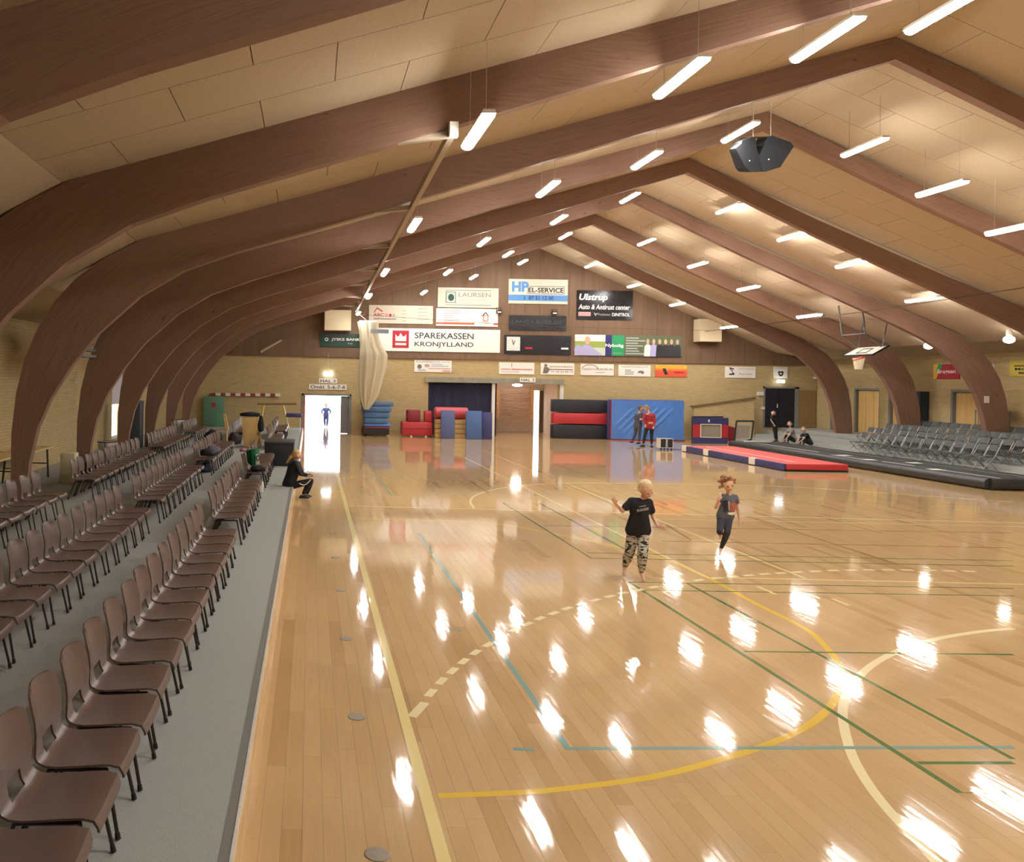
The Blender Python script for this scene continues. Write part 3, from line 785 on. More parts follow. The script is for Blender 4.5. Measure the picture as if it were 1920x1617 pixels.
MB().rbox((X0, Y0, .10), (X1, Y0+1.3, .38), .03).build('deck', M_dark, tr)
for a in (X0+.15, X1-.15):
    for b in (Y0+.15, Y0+1.15): MB().lathe([(.05,-.02),(.05,.02)], 12, Matrix.Translation((a, b, .05)) @ Matrix.Rotation(PI/2, 4, 'Y')).build('wheel', M_rubber, tr)
zz = .38
for k, (x0, x1, h, m, nm) in enumerate(((683,731,.10,M_dred,'thin dark red mat at the bottom of the stack on the black trolley'), (684,733,.17,M_blue2,'bright blue mat second from the bottom of the trolley stack'), (684,728,.27,M_blue1,'blue mat in the lower middle of the trolley stack'), (682,731,.30,M_blue1,'blue mat in the middle of the trolley stack'), (680,734,.30,M_blue1,'blue mat second from the top of the trolley stack'), (678,738,.22,mat('grey_blue_vinyl', (92,118,148), .6),'grey-blue mat on top of the trolley stack'))):
    a, b = at(x0,780,Y0).x, at(x1,780,Y0).x
    mb = MB().rbox((a, Y0-.03+.02*(k%2), zz+.004), (b, Y0+1.25, zz+h-.008), .05)
    tag(recentre(mb.build('gym_mat', m, None, 'auto')), nm, 'mat', 'mats stacked on the trolley'); zz += h
Y0 = 43.0
X0, X1, _, Z1 = rect(754, 791, 811, 818, Y0)
o = thing('foam_box', 'large red foam box with white feet on the floor left of the vault box', 'foam block', ((X0+X1)/2, Y0+.4, 0))
MB().rbox((X0, Y0, .05), (X1, Y0+.9, Z1), .06).build('block', M_red, o, 'auto')
MB().box((X0+.02, Y0-.012, Z1-.36), (X1-.02, Y0, Z1-.33)).build('strap', M_dred, o)
for f in (.3, .78): MB().lathe([(.04,0),(.05,.02),(.03,.06)], 10, Matrix.Translation((X0+(X1-X0)*f, Y0-.02, 0))).build('foot', M_white, o)
X0, X1, _, Z2 = rect(764, 769, 789, 791, Y0)
mb = MB().rbox((X0, Y0+.1, Z1+.002), (X1, Y0+.7, Z2), .06)
tag(recentre(mb.build('foam_block', M_dred, None, 'auto')), 'small dark red foam block lying on the large red foam box', 'foam block')
for i, (x0, x1, y0, h, nm) in enumerate(((797,811,771,.0,'narrow red foam piece standing between the red box and the vault box'),)):
    X0, X1, _, Z2 = rect(x0, y0, x1, 790, Y0)
    tag(recentre(MB().rbox((X0, Y0+.1, Z1+.002), (X1, Y0+.6, Z2), .05).build('foam_block', M_red, None, 'auto')), nm, 'foam block')
# vault box with a red roll on top
Y0 = 42.6
X0, X1, _, Z1 = rect(817, 786, 921, 820, Y0)
vb = thing('vault_box', 'pale wooden gym vault box behind the leaning blue mats', 'vault box', ((X0+X1)/2, Y0+.4, 0))
for k in range(4):
    MB().box((X0, Y0, .01+Z1*k/4), (X1, Y0+.6, Z1*(k+1)/4-.012)).build('tier', M_wood, vb)
a, b = at(816,773,Y0).x, at(879,773,Y0).x; zc = at(848,773.5,Y0).z
rl = MB(); rl.tube([(a, Y0+.3, Z1+.30), (a+.05, Y0+.3, Z1+.30), (b-.05, Y0+.3, Z1+.30), (b, Y0+.3, Z1+.30)], [.24, .295, .295, .24], 20)
tag(recentre(rl.build('foam_roll', mat('rosy_red_vinyl', (192, 74, 84), .45), None, 'auto')), 'thick red foam roll lying on top of the vault box', 'foam roll')
def lean_mat(x0, x1, ytop, Y0, th, m, nm, lean=.12, skew=0.0, name='gym_mat'):
    X0, X1, _, Z1 = rect(x0, ytop, x1, 820, Y0)
    bm = bmesh.new(); bmesh.ops.create_cube(bm, size=1); 
    mb = MB().rbox((X0, 0, 0), (X1, th, Z1), .03)
    mb.v = [(p[0], Y0+p[1]+lean*p[2]+skew*(p[0]-X0), p[2]+.002) for p in mb.v]; bm.free()
    return tag(recentre(mb.build(name, m, None, 'auto')), nm, 'mat')
lean_mat(828, 853, 770, 42.1, .16, M_slate, 'slate blue mat leaning on the middle of the vault box', .1)
lean_mat(875, 904, 771, 41.9, .18, mat('mid_blue_vinyl', (72, 104, 160), .5), 'broad blue mat leaning on the right end of the vault box', .1)
lean_mat(905, 923, 774, 42.2, .25, M_nv, 'dark blue mat standing at the right end of the vault box', .06)
# big mats against the wall
o = thing('crash_mat', 'thick crash mat in black, red and black bands against the far wall', 'mat', (at(1090,820,43.7).x, 43.9, 0))
X0, X1, Z0, Z1 = rect(1038, 749, 1142, 822, 43.7)
for k, (y0, y1, m) in enumerate(((749, 774.5, M_blk), (775, 796.5, M_red), (797, 822, M_blk))):
    _, _, za, zb = rect(1038, y0, 1142, y1, 43.7)
    MB().rbox((X0+.03*k%.05, 43.7, (.0 if k == 2 else za)), (X1-.04*(k == 2), 44.3, zb+(.02 if k else 0)), .04).build('band', m, o, 'auto')
o = thing('crash_mat', 'huge bright blue crash mat standing against the far wall behind the two adults', 'mat', (at(1214,826,43.1).x, 43.3, 0))
X0, X1, Z0, Z1 = rect(1145, 749, 1284, 828, 43.1)
def bl(u, v):
    w = 0.0
    for k in range(6):
        d = (u - (.42+.11*k) + .55*(1-v)) ; w += .035*math.exp(-(d/.018)**2)*(1 if 0.1 < v < .8 else .3)
    return Vector((X0+.05+(X1-X0-.1)*u, 43.12-w*min(1, 6*u*(1-u)*v*(1-v)*4)-.03*math.sin(u*9+v*4), .06+(Z1-.1)*v))
MB().grid(bl, 90, 40).build('front_cover', M_blue2, o, True)
MB().rbox((X0, 43.24, .0), (X1, 43.65, Z1), .06).build('foam_body', mat('blue_vinyl_edge', (70, 84, 150), .5), o, 'auto')
MB().box((X0, 43.10, .0), (X1, 43.24, .05)).build('hem', M_dred, o); MB().box((X0, 43.1, .05), (X0+.05, 43.24, Z1-.03)).build('side_hem', M_dred, o)
# stair parapet of yellow brick with a sloping top
pa, pb = at(1300, 763, 43.7), at(1414, 747, 43.7)
struct('parapet', MB().prism([(pa.x, 0), (pb.x, 0), (pb.x, pb.z), (pa.x, pa.z)], 43.65, 43.9), M_brick_x)
cp2 = MB().prism([(pa.x-.05, pa.z-.03), (pb.x+.05, pb.z-.03), (pb.x+.05, pb.z+.05), (pa.x-.05, pa.z+.05)], 43.6, 43.95)
struct('trim_5', cp2, mat('dark_coping', (112, 92, 58), .7))
# mini trampolines
M_mesh = mat('trampoline_bed', (156, 152, 140), .8, scale=90, var=.1)
tp = thing('mini_trampoline', 'mini trampoline on edge with blue and red pads and a grey bed', 'trampoline', (at(1332,833,41.4).x, 41.6, 0))
def Q(x, y, Y, dy=0): p = at(x, y, Y); return p
def strip(poly, Y, th, m, name, parent):
    pts = [at(x, y, Y) for x, y in poly]
    return MB().prism([(p.x, max(p.z, .02)) for p in pts], Y, Y+th).build(name, m, parent)
strip([(1300,783),(1366,784),(1366,797),(1301,796)], 41.4, .12, M_nv, 'pad', tp)
strip([(1300,820),(1365,821),(1364,833),(1300,832)], 41.4, .12, M_nv, 'pad', tp)
strip([(1301,796),(1314,796),(1313,820),(1301,820)], 41.4, .12, M_red, 'pad', tp)
strip([(1352,797),(1366,797),(1365,821),(1352,821)], 41.4, .12, M_red, 'pad', tp)
strip([(1314.5,796.5),(1352,797),(1352,820.5),(1313.5,820)], 41.47, .03, M_mesh, 'bed', tp)
for a, b in (((1314,796),(1352,796.5)), ((1352,796.5),(1352,821)), ((1352,821),(1313.5,820)), ((1313.5,820),(1314,796))):
    MB().tube([at(*a, 41.38), at(*b, 41.38)], .022, 6).build('bed_edge', M_white, tp)
strip([(1328,787),(1331,787),(1331,792),(1328,792)], 41.385, .02, M_white, 'label_patch', tp)
MB().tube([at(1298,782,41.6), at(1298,832,41.6)], .035, 8).build('leg', M_dark, tp); MB().tube([at(1298,782,41.6), at(1356,782,41.6)], .035, 8).build('leg', M_dark, tp)
strip([(1366,799),(1378,802),(1376,828),(1366,828)], 41.75, .1, M_dred, 'rear_pad', tp)
t2 = thing('mini_trampoline', 'bare mini trampoline with springs showing, leaning beside the padded one', 'trampoline', (at(1392,835,40.9).x, 41.1, 0))
fr = [(1376,835),(1381,790),(1413,790),(1409,824)]
for i in range(4): MB().tube([at(*fr[i], 40.9), at(*fr[(i+1) % 4], 40.9)], .04, 8).build('frame_bar', M_dark, t2)
strip([(1382,798),(1407,798),(1404,822),(1380,822)], 40.92, .02, M_mesh, 'bed', t2)
for k in range(11):
    x = 1383+2.4*k; MB().tube([at(x, 790.5, 40.9), at(x, 798, 40.92)], .012, 5).build('spring', M_alu, t2)
for k in range(6):
    y = 800+3.8*k
    MB().tube([at(1380.5-.1*k, y, 40.9), at(1382-.4*k, y, 40.92)], .012, 5).build('spring', M_alu, t2); MB().tube([at(1406-.5*k, y, 40.92), at(1411-.4*k, y, 40.9)], .012, 5).build('spring', M_alu, t2)
# barrier, beam, green mat on the left of the far wall
o = thing('barrier_board', 'red and white striped barrier board fixed on the brick wall', 'barrier', at(460, 742, Y_END-.12))
for k in range(14):
    X0, X1, Z0, Z1 = rect(395+9.3*k, 737+.1*k, 395+9.3*(k+1), 742.5+.1*k, Y_END-.12)
    MB().box((X0, Y_END-.12, Z0), (X1, Y_END-.02, Z1)).build('stripe', M_white if k % 2 else mat('barrier_red', (150, 62, 50), .6), o)
o = thing('balance_beam', 'wooden beam on two splayed yellow legs left of the open door', 'beam', at(517, 800, 43.4) * 1); o.location.z = HP
M_yl = mat('yellow_paint', (222, 200, 110), .5)
MB().tube([at(482, 757.5, 43.4), at(556, 757.5, 43.4)], .055, 8).build('beam_bar', mat('brown_beam', (140, 110, 72), .6), o)
for a, b in (((495,760),(489,790)), ((531,760),(538,790))):
    p, q = at(*a, 43.4), at(*b, 43.4); q = p + (q-p)*((p.z-HP)/(p.z-q.z)); MB().tube([p, q], .05, 8).build('leg', M_yl, o)
o = thing('green_mat', 'green mat with a red patch leaning on the far wall beside the chairs', 'mat', (at(400,786,44.0).x, 44.1, HP))
X0, X1, Z0, Z1 = rect(381, 743, 420, 790, 44.0)
MB().rbox((X0, 44.05, HP), (X1, 44.25, Z1), .03).build('pad', M_green, o, 'auto')
X0, X1, Z0, Z1 = rect(397, 755, 404, 764, 44.0); MB().box((X0, 44.03, Z0), (X1, 44.06, Z1)).build('patch', M_red, o)
o = thing('blue_bench', 'small table with a dark blue top beside the open door', 'table', (-.75, 40.75, HP))
MB().rbox((-1.15, 40.3, 1.0), (-.05-.35, 41.3, 1.16), .02).build('top', M_nv, o, 'auto')
for sx in (-1.08, -.48):
    for sy in (40.4, 41.2): MB().tube([(sx, sy, HP), (sx, sy, 1.0)], .02, 6).build('leg', M_alu, o)
# flight case speaker between adults and track
Y0 = 37.2; X0, X1, _, Z1 = rect(1238, 823, 1262, 844, Y0)
o = thing('flight_case', 'black speaker case with metal edges on castors, lid beside it on the court', 'speaker', ((X0+X1)/2, Y0+.2, 0))
for a, b in ((X0, (X0+X1)/2-.015), ((X0+X1)/2+.015, X1)):
    MB().box((a+.004, Y0, .10), (b-.004, Y0+.4, Z1-.01)).build('case_half', M_dark, o)
    for x in (a+.012, b-.012): MB().box((x-.009, Y0-.012, .08), (x+.009, Y0+.41, Z1)).build('edge_strip', M_alu, o)
    MB().box((a, Y0-.012, Z1-.01), (b, Y0+.41, Z1+.008)).build('edge_strip', M_alu, o); MB().box((a, Y0-.012, .085), (b, Y0+.41, .105)).build('edge_strip', M_alu, o)
    for x in (a+.06, b-.06): MB().lathe([(.04,-.015),(.04,.015)], 10, Matrix.Translation((x, Y0+.05, .04)) @ Matrix.Rotation(PI/2, 4, 'X')).build('castor', M_rubber, o)
cb = []
for k in range(30):
    t = k/29; cb.append(Vector((X1+.1+1.0*t, Y0+.3-.25*math.sin(t*9)+.2*math.cos(t*5), .008)))
tag(recentre(MB().tube(cb, .008, 6).build('power_cable', M_rubber)), 'thin black cable curling on the court right of the speaker case', 'cable')

# ================================================================== tumbling tracks on the court
XA, XB, YA, YB2 = 16.0, 18.15, 28.75, 36.6
at1 = thing('tumbling_mat', 'long red tumbling mat with a blue side lying on the court', 'mat', ((XA+XB)/2, (YA+YB2)/2, 0))
hm = .26
MB().box((XA+.01, YA+.01, .09), (XB-.01, YB2-.01, hm)).build('top_cover', M_salmon, at1)
MB().rbox((XA-.03, YA, .01), (XA+.06, YB2, hm+.002), .03).build('side_pad', M_nv, at1, 'auto')
MB().rbox((XA+.06, YA-.03, .06), (XB, YA+.06, hm+.002), .03).build('end_pad', M_red, at1, 'auto')
MB().box((XA, YA-.01, .005), (XB, YB2, .09)).build('underside', M_rubber, at1)
for yy in (30.6, 34.2, 36.2): MB().box((XA-.04, yy, .03), (XA+.10, yy+.42, hm+.006)).build('white_patch', M_white, at1)
MB().box((XA+.72, YA+.7, hm), (XA+.78, YB2-.6, hm+.004)).build('centre_line', mat('pale_tape', (246, 214, 200), .5), at1)
XA, XB, YA, YB2 = 19.35, 21.55, 24.3, 39.4
at2 = thing('air_track', 'long black inflatable tumbling track with white marks beside the grey tribune', 'air track', ((XA+XB)/2, (YA+YB2)/2, 0))
M_air = mat('black_air_track', (48, 50, 52), .45, var=.08); M_air2 = mat('charcoal_air_track', (62, 66, 68), .6, var=.1, scale=20)
MB().rbox((XA+.12, YA+.12, .03), (XB-.12, YB2, .27), .05).build('bed', M_air2, at2, 'auto')
for x in (XA+.13, XB-.13): MB().tube([(x, YA+.12, .17), (x, YB2, .17)], .165, 14).build('side_tube', M_air, at2, 'auto')
MB().tube([(XA+.13, YA+.13, .17), (XB-.13, YA+.13, .17)], .165, 14).build('end_tube', M_air, at2, 'auto')
for (x, y, l, w) in ((20.25, 24.8, 2.9, .05), (20.25, 28.6, 1.6, .05), (20.25, 34.0, 4.6, .06), (20.0, 31.0, 1.8, .05)):
    MB().box((x, y, .27), (x+w, y+l, .274)).build('white_line', M_white, at2)
for (x, y) in ((19.95, 27.3), (20.9, 29.6), (19.95, 30.6), (20.2, 32.4)):
    MB().box((x, y, .27), (x+.42, y+.36, .275)).build('white_patch', M_white, at2)
tag(recentre(MB().lathe([(.11, 0), (.14, .05), (.14, .22), (.1, .28)], 14, Matrix.Translation((19.95, 39.75, .0))).build('air_blower', M_rubber)), 'small black round blower at the far end of the air track', 'blower')
tag(recentre(MB().rbox((20.3, 39.55, .0), (21.3, 40.0, .3), .03).build('storage_crate', mat('pale_grey_crate', (180, 182, 180), .6), None, 'auto')), 'low pale grey crate at the far end of the air track', 'crate')
# metal socket covers let into the floor
for i, (x, y, r_) in enumerate(((707,1603,.078),(669,1345,.075),(649,1198,.07),(639,1107,.07),(629,1046,.07),(621,999,.07))):
    p = on(x, y)
    o = MB().lathe([(r_, 0), (r_, .003), (r_-.006, .0045), (r_*.6, .0045)], 28, Matrix.Translation((p.x, p.y, .0))).build('socket_cover', mat('dull_metal_cover', (132, 120, 104), .4, .5, scale=40), None)
    tag(recentre(o), 'round metal socket cover in the floor, %s from the camera' % ORD[i], 'floor cover', 'socket covers along the sideline')
# ================================================================== advertising boards and lettering
FONT = None
def text_mesh(s, bold=0.0, shear=0.0):
    cu = bpy.data.curves.new('t', 'FONT'); cu.body = s; cu.size = 1.0; cu.resolution_u = 3; cu.offset = bold; cu.shear = shear
    ob = bpy.data.objects.new('t', cu); C.objects.link(ob)
    dg = bpy.context.evaluated_depsgraph_get(); dg.update()
    me = bpy.data.meshes.new_from_object(ob.evaluated_get(dg))
    vs = [v.co.copy() for v in me.vertices]; fs = [tuple(p.vertices) for p in me.polygons]
    bpy.data.objects.remove(ob); bpy.data.curves.remove(cu); bpy.data.meshes.remove(me)
    return vs, fs
class Board:
    """a flat board: origin top-left corner O, U along its width, V down, N towards the viewer"""
    def __init__(s, name, label, O, U, V, w, h, N, m, th=.035, cat='sign', top=True, root=None):
        s.O, s.U, s.V, s.N, s.w, s.h, s.k = O, U, V, N, w, h, 0
        s.root = root or thing(name, label, cat, O + U*w/2 + V*h)
        s.poly([(0,0),(1,0),(1,1),(0,1)], m, 'panel', back=th)
    def pt(s, u, v, d): return s.O + s.U*(u*s.w) + s.V*(v*s.h) + s.N*d
    def lay(s): s.k += 1; return .003 + s.k*.0012
    def poly(s, pts, m, name='print', back=.004):
        d = 0 if name == 'panel' else s.lay()
        n = len(pts)
        vs = [s.pt(u, v, d) for u, v in pts] + [s.pt(u, v, d-back) for u, v in pts]
        MB().add(vs, [tuple(range(n)), tuple(reversed(range(n, 2*n)))] + [(i, n+i, n+(i+1) % n, (i+1) % n) for i in range(n)]).build(name, m, s.root)
    def rect(s, u0, v0, u1, v1, m, name='print'): s.poly([(u0,v0),(u1,v0),(u1,v1),(u0,v1)], m, name)
    def disc(s, u, v, ru, rv, m, name='print', n=16): s.poly([(u+ru*math.cos(2*PI*k/n), v+rv*math.sin(2*PI*k/n)) for k in range(n)], m, name)
    def line(s, u0, v0, u1, v1, t, m, name='print'):
        a, b = Vector((u0*s.w, v0*s.h)), Vector((u1*s.w, v1*s.h)); n = (b-a).normalized(); n = Vector((-n.y, n.x))*t/2*s.h
        s.poly([((p.x)/s.w, (p.y)/s.h) for p in (a+n, b+n, b-n, a-n)], m, name)
    def text(s, t, u0, v0, u1, v1, m, bold=0.0, shear=0.0, name='lettering'):
        vs, fs = text_mesh(t, bold, shear)
        if not vs: return
        x0, x1 = min(p.x for p in vs), max(p.x for p in vs); y0, y1 = min(p.y for p in vs), max(p.y for p in vs)
        d = s.lay()
        q = [s.pt(u0+(u1-u0)*(p.x-x0)/(x1-x0), v1-(v1-v0)*(p.y-y0)/(y1-y0), d) for p in vs]
        # one mesh per word: cut where a gap between glyphs is as wide as a space
        spans = sorted((min(vs[i].x for i in f), max(vs[i].x for i in f), f) for f in fs)
        words_, cur, end = [], [], None
        for a, b, f in spans:
            if end is not None and a-end > .16: words_.append(cur); cur = []
            cur.append(f); end = b if end is None else max(end, b)
        words_.append(cur)
        for w_ in words_:
            ids = sorted({i for f in w_ for i in f}); mp = {i: k for k, i in enumerate(ids)}
            MB().add([q[i] for i in ids], [tuple(mp[i] for i in f) for f in w_]).build(name, m, s.root)
YS = Y_END-.13; YBR = Y_END-.036
def wall_board(x0, y0, x1, y1, label, m, name='advert_board', Y=YS, cat='sign', th=.035):
    a, b = at(x0, y0, Y), at(x1, y0, Y); c = at(x0, y1, Y)
    O = Vector((a.x, Y, (a.z+b.z)/2))
    return Board(name, label, O, Vector((1,0,0)), Vector((0,0,-1)), b.x-a.x, a.z-c.z, Vector((0,-1,0)), m, th, cat)
def ink(n, c, r=.5): return mat('print_'+n, c, r, var=.02)
I_blk, I_gry, I_red, I_blue, I_wht = ink('black', (42,42,46)), ink('grey', (120,116,110)), ink('red', (186,40,58)), ink('blue', (84,140,200)), ink('white', (232,230,226))
I_lgry = ink('light_grey', (176,170,162)); I_dgrn = ink('dark_green', (26,66,52)); I_org = ink('orange_red', (226,92,60)); I_pale = ink('pale', (222,214,202)); I_navy = ink('navy', (50,48,110)); I_grn = ink('green', (40,150,96)); I_skin = ink('skin', (212,170,148)); I_lil = ink('lilac', (176,172,214)); I_fld = ink('field', (150,168,80)); I_sky = ink('sky', (214,222,226)); I_brn = ink('brown', (112,74,48)); I_yel = ink('yellow', (236,190,66)); I_pnk = ink('pink', (214,150,150)); I_lblu = ink('light_blue', (150,180,206))
M_brd = mat('white_board', (240, 236, 228), .3, var=.02); M_brd2 = mat('cream_board', (214, 204, 186), .35, var=.02); M_bk = mat('black_board', (30,30,34), .25, var=.05); M_gb = mat('dark_green_board', (24,62,50), .25)
def bars(b, u0, u1, v0, dv, n, m, hh=.035, seed=1):
    r_ = random.Random(seed)
    for k in range(n): b.rect(u0, v0+dv*k, u0+(u1-u0)*(.55+.45*r_.random()), v0+dv*k+hh, m, 'print_line')
# upper group on the gable
b = wall_board(692, 573, 812, 607, 'white board with red house roof and the letters ABC on the gable', M_brd2)
b.poly([(.07,.42),(.125,.12),(.22,.34),(.20,.37),(.128,.2),(.085,.42)], I_red); b.text('ABC', .07,.45,.235,.62, I_red, .02); b.rect(.25,.45,.30,.62, I_pnk); b.disc(.335,.55,.022,.085, I_red); b.disc(.39,.54,.02,.09, I_lgry)
b.text('boligmontering', .08,.68,.43,.84, I_gry, .02); bars(b, .52,.60,.26,.19,4,I_lgry,.05,3); bars(b, .76,.93,.14,.19,4,I_lgry,.05,5)
b = wall_board(821, 540, 935, 577, 'cream board lettered Laursen with a framed green emblem', M_brd2)
b.rect(.13,.12,.88,.15, I_gry); b.rect(.13,.86,.88,.89, I_gry); b.rect(.13,.20,.30,.78, I_gry); b.rect(.145,.235,.285,.745, ink('pale_green', (176,196,184))); b.disc(.22,.5,.05,.18, I_dgrn)
b.text('LAURSEN', .345,.24,.87,.46, I_gry); b.text('HEGNSPARK', .38,.54,.82,.68, I_lgry); bars(b,.3,.8,.76,.05,1,I_lgry,.025)
b = wall_board(818, 579, 934, 612, 'white board with a red outlined house and a red bottom stripe', M_brd)
bars(b,.12,.40,.12,.13,6,I_lgry,.05,2); b.rect(0,.80,.62,.90, I_org); b.rect(.93,.80,1,.90, I_org)
for q in (((.755,.36),(.80,.20)), ((.80,.20),(.845,.42))): b.line(*q[0], *q[1], .05, I_blk)
for q in (((.765,.38),(.765,.68)), ((.765,.68),(.835,.68)), ((.835,.68),(.835,.38)), ((.73,.38),(.80,.38))): b.line(*q[0], *q[1], .045, I_org)
b.text('TOMRER', .73,.74,.86,.86, I_pnk)
b = wall_board(954, 524, 1065, 570, 'white and blue board reading HP EL-SERVICE with a phone number', M_brd2)
b.text('HP', .055,.10,.34,.52, I_blue, .05); b.rect(.32,.28,.945,.60, I_blk); b.rect(.328,.30,.938,.58, ink('board_cream',(218,208,192)))
b.text('EL-SERVICE', .335,.34,.93,.54, I_blk, .03); b.rect(0,.64,1,.88, I_blue); b.text('87 51 12 00', .34,.68,.76,.84, I_navy, .02); b.text(')', .25,.68,.28,.86, I_navy, .02)
b = wall_board(1082, 545, 1187, 600, 'black board reading Ulstrup Auto & Antirust center', M_bk)
b.text('Ulstrup', .04,.12,.55,.40, I_wht, .03, .2); b.text('Auto & Antirust center', .03,.48,.95,.65, I_wht, .02, .2); b.rect(.03,.74,.25,.88, I_pnk); b.poly([(.30,.74),(.335,.88),(.38,.76),(.335,.80)], I_lgry); b.text('Vredestein', .37,.77,.60,.86, I_lgry); b.text('DINITROL', .63,.76,.95,.87, I_wht, .02)
b = wall_board(955, 592, 1062, 620, 'black board with faint grey lettering Langå Biler under the floodlights', M_bk)
b.text('LANGÅ BILER.DK', .05,.25,.95,.55, ink('dim_grey', (66,70,74)))
b = wall_board(710, 617, 938, 660, 'long white bank banner SPAREKASSEN KRONJYLLAND with red crown square', M_brd)
b.rect(.115,.10,.25,.86, I_red)
b.poly([(.138,.56),(.138,.26),(.158,.37),(.168,.33),(.182,.20),(.196,.33),(.206,.37),(.228,.26),(.228,.56)], I_wht); b.rect(.138,.64,.228,.74, I_wht)
b.text('SPAREKASSEN', .298,.17,.782,.43, I_blk, .008); b.text('KRONJYLLAND', .298,.57,.782,.83, I_blk, .008)
b = wall_board(600, 626, 678, 651, 'dark green bank sign reading JYSKE BANK beside the net', M_gb)
b.disc(.16,.44,.045,.14, I_wht); b.disc(.16,.44,.022,.07, I_dgrn); b.text('JYSKE BANK', .28,.32,.97,.58, I_wht, .02); b.text('Tlf.', .66,.68,.80,.80, I_lgry)
# scoreboard with a clock
b = wall_board(946, 629, 1071, 665, 'black scoreboard with a white square clock on the gable', M_bk, 'scoreboard', cat='scoreboard', th=.1)
b.rect(.035,.10,.235,.82, I_wht, 'clock_face')
for k in range(12):
    a = 2*PI*k/12; b.line(.135+.075*math.sin(a), .46-.27*math.cos(a), .135+.09*math.sin(a), .46-.33*math.cos(a), .03, I_lgry, 'tick')
b.line(.135,.52,.115,.24,.045,I_gry,'clock_hand'); b.line(.135,.52,.16,.28,.045,I_gry,'clock_hand')
b.rect(.31,.62,.42,.73, I_red, 'digit_row'); b.rect(.85,.62,.96,.72, I_wht, 'digit_row')
# photo banner
b = wall_board(1078, 629, 1279, 668, 'long photo banner with a man, Nybolig lettering and a group of people', ink('banner', (150,150,140)), cat='banner')
b.rect(0,0,.285,1,I_sky); b.rect(0,.32,.285,.62,I_fld); b.rect(0,.62,.285,1,ink('water',(196,206,196))); b.disc(.035,.75,.04,.25,I_lil)
b.poly([(.04,1),(.05,.62),(.09,.48),(.14,.52),(.19,.72),(.24,.9),(.26,1)], I_lil); b.disc(.118,.28,.026,.20,I_skin)
b.rect(.285,0,.345,1,I_navy); b.rect(.345,0,.46,1,I_grn); b.text('Nybolig', .285,.42,.455,.62, I_wht, .03); b.rect(.36,.86,.44,.88, I_lgry)
b.rect(.46,0,1,1,ink('grove',(96,104,74)))
bars(b,.475,.66,.10,.125,7,ink('lines',(170,172,170)),.06,8)
for k, (u, c) in enumerate(((.68,I_wht),(.735,I_lil),(.79,I_blk),(.845,I_blk),(.90,I_blk),(.955,I_blk))):
    b.poly([(u-.035,1),(u-.03,.5),(u-.012,.42),(u+.012,.42),(u+.03,.5),(u+.035,1)], c); b.disc(u,.29,.014,.13,I_skin if k != 3 else ink('blond',(214,190,140)))
# lower row on the brick
b = wall_board(777, 676, 847, 698, 'small pale board with a rider drawing above the blue mats', M_brd, Y=YBR); b.text('KLØBBENS VVS', .05,.08,.95,.18, I_gry); b.disc(.14,.55,.06,.2,I_gry); b.disc(.34,.45,.07,.14,I_lgry); bars(b,.45,.95,.3,.15,2,I_lblu,.05); b.rect(.38,.66,.97,.72,I_pnk); b.rect(.1,.8,.3,.88,I_lblu); b.rect(.75,.84,.97,.92,I_pnk)
b = wall_board(936, 680, 1002, 702, 'white board with red word NØRREBRODRENE above the gateway', M_brd, Y=YBR); b.text('HÅNDVÆRKERGÅRDEN', .05,.48,.95,.66, I_red, .02, .2); b.line(.36,.06,.36,.42,.05,I_gry); bars(b,.06,.9,.78,.1,1,I_lgry,.05)
b = wall_board(1014, 681, 1077, 703, 'white board with a painter figure and a telephone number', M_brd, Y=YBR); b.disc(.15,.22,.05,.12,I_gry); b.poly([(.06,.9),(.1,.35),(.2,.35),(.28,.55),(.2,.9)], I_gry); b.text('JENS KLAUS MADSEN', .26,.25,.96,.40, I_gry, .01); b.rect(.26,.52,.96,.58,I_brn); b.text('Tlf. 20 53 08 74', .28,.66,.96,.80, I_gry)
b = wall_board(1089, 683, 1151, 704, 'white board with a black swoosh over thin grey lettering', M_brd, Y=YBR)
for k in range(9):
    a0, a1 = PI*(1+k/9), PI*(1+(k+1)/9); b.line(.28+.24*math.cos(a0), .45+.38*math.sin(a0), .28+.24*math.cos(a1), .45+.38*math.sin(a1), .045, I_blk)
b.text('GENERATORCENTER APS', .07,.38,.97,.54, I_gry); bars(b,.45,.9,.72,.1,1,I_lgry,.04)
b = wall_board(1160, 685, 1220, 706, 'white board with a small running animal drawing', M_brd, Y=YBR); b.text('Autoværksted Zeende og VVS', .08,.08,.92,.24, I_gry); bars(b,.2,.5,.42,.17,3,I_gry,.06); b.disc(.70,.64,.10,.16,I_gry); b.disc(.66,.78,.06,.1,I_wht)
b = wall_board(1229, 685, 1288, 707, 'orange and yellow board with a phone picture', I_org, Y=YBR); b.rect(0,0,1,.28,I_yel); b.rect(0,.28,1,.45,ink('amber',(232,140,62))); b.text('Mobilreparation.dk', .12,.08,.9,.24, I_org); b.poly([(.22,.32),(.32,.28),(.40,.78),(.30,.84)], I_blk); b.rect(.6,.55,.9,.68, I_red)
b = wall_board(1360, 688, 1417, 709, 'white board with two dark marks, second from the black door', M_brd, Y=YBR); b.line(.13,.10,.28,.22,.10,I_blk); b.line(.15,.2,.25,.42,.07,I_blk); b.line(.13,.7,.30,.66,.12,I_blk); b.line(.22,.5,.30,.66,.07,I_blk); b.text('HENTE & BRINGE', .42,.12,.95,.26, I_lgry); b.text('Blomst Carsten', .46,.56,.88,.70, I_gry)
b = wall_board(1451, 688, 1477, 709.5, 'small square white sign with a dark crest over the black door', M_brd, Y=YBR); b.text('BORGERFORENING', .05,.06,.95,.14, I_gry); b.poly([(.3,.45),(.4,.36),(.5,.44),(.6,.36),(.72,.45),(.66,.75),(.5,.85),(.36,.75)], I_blk); b.disc(.5,.6,.08,.08,I_wht)
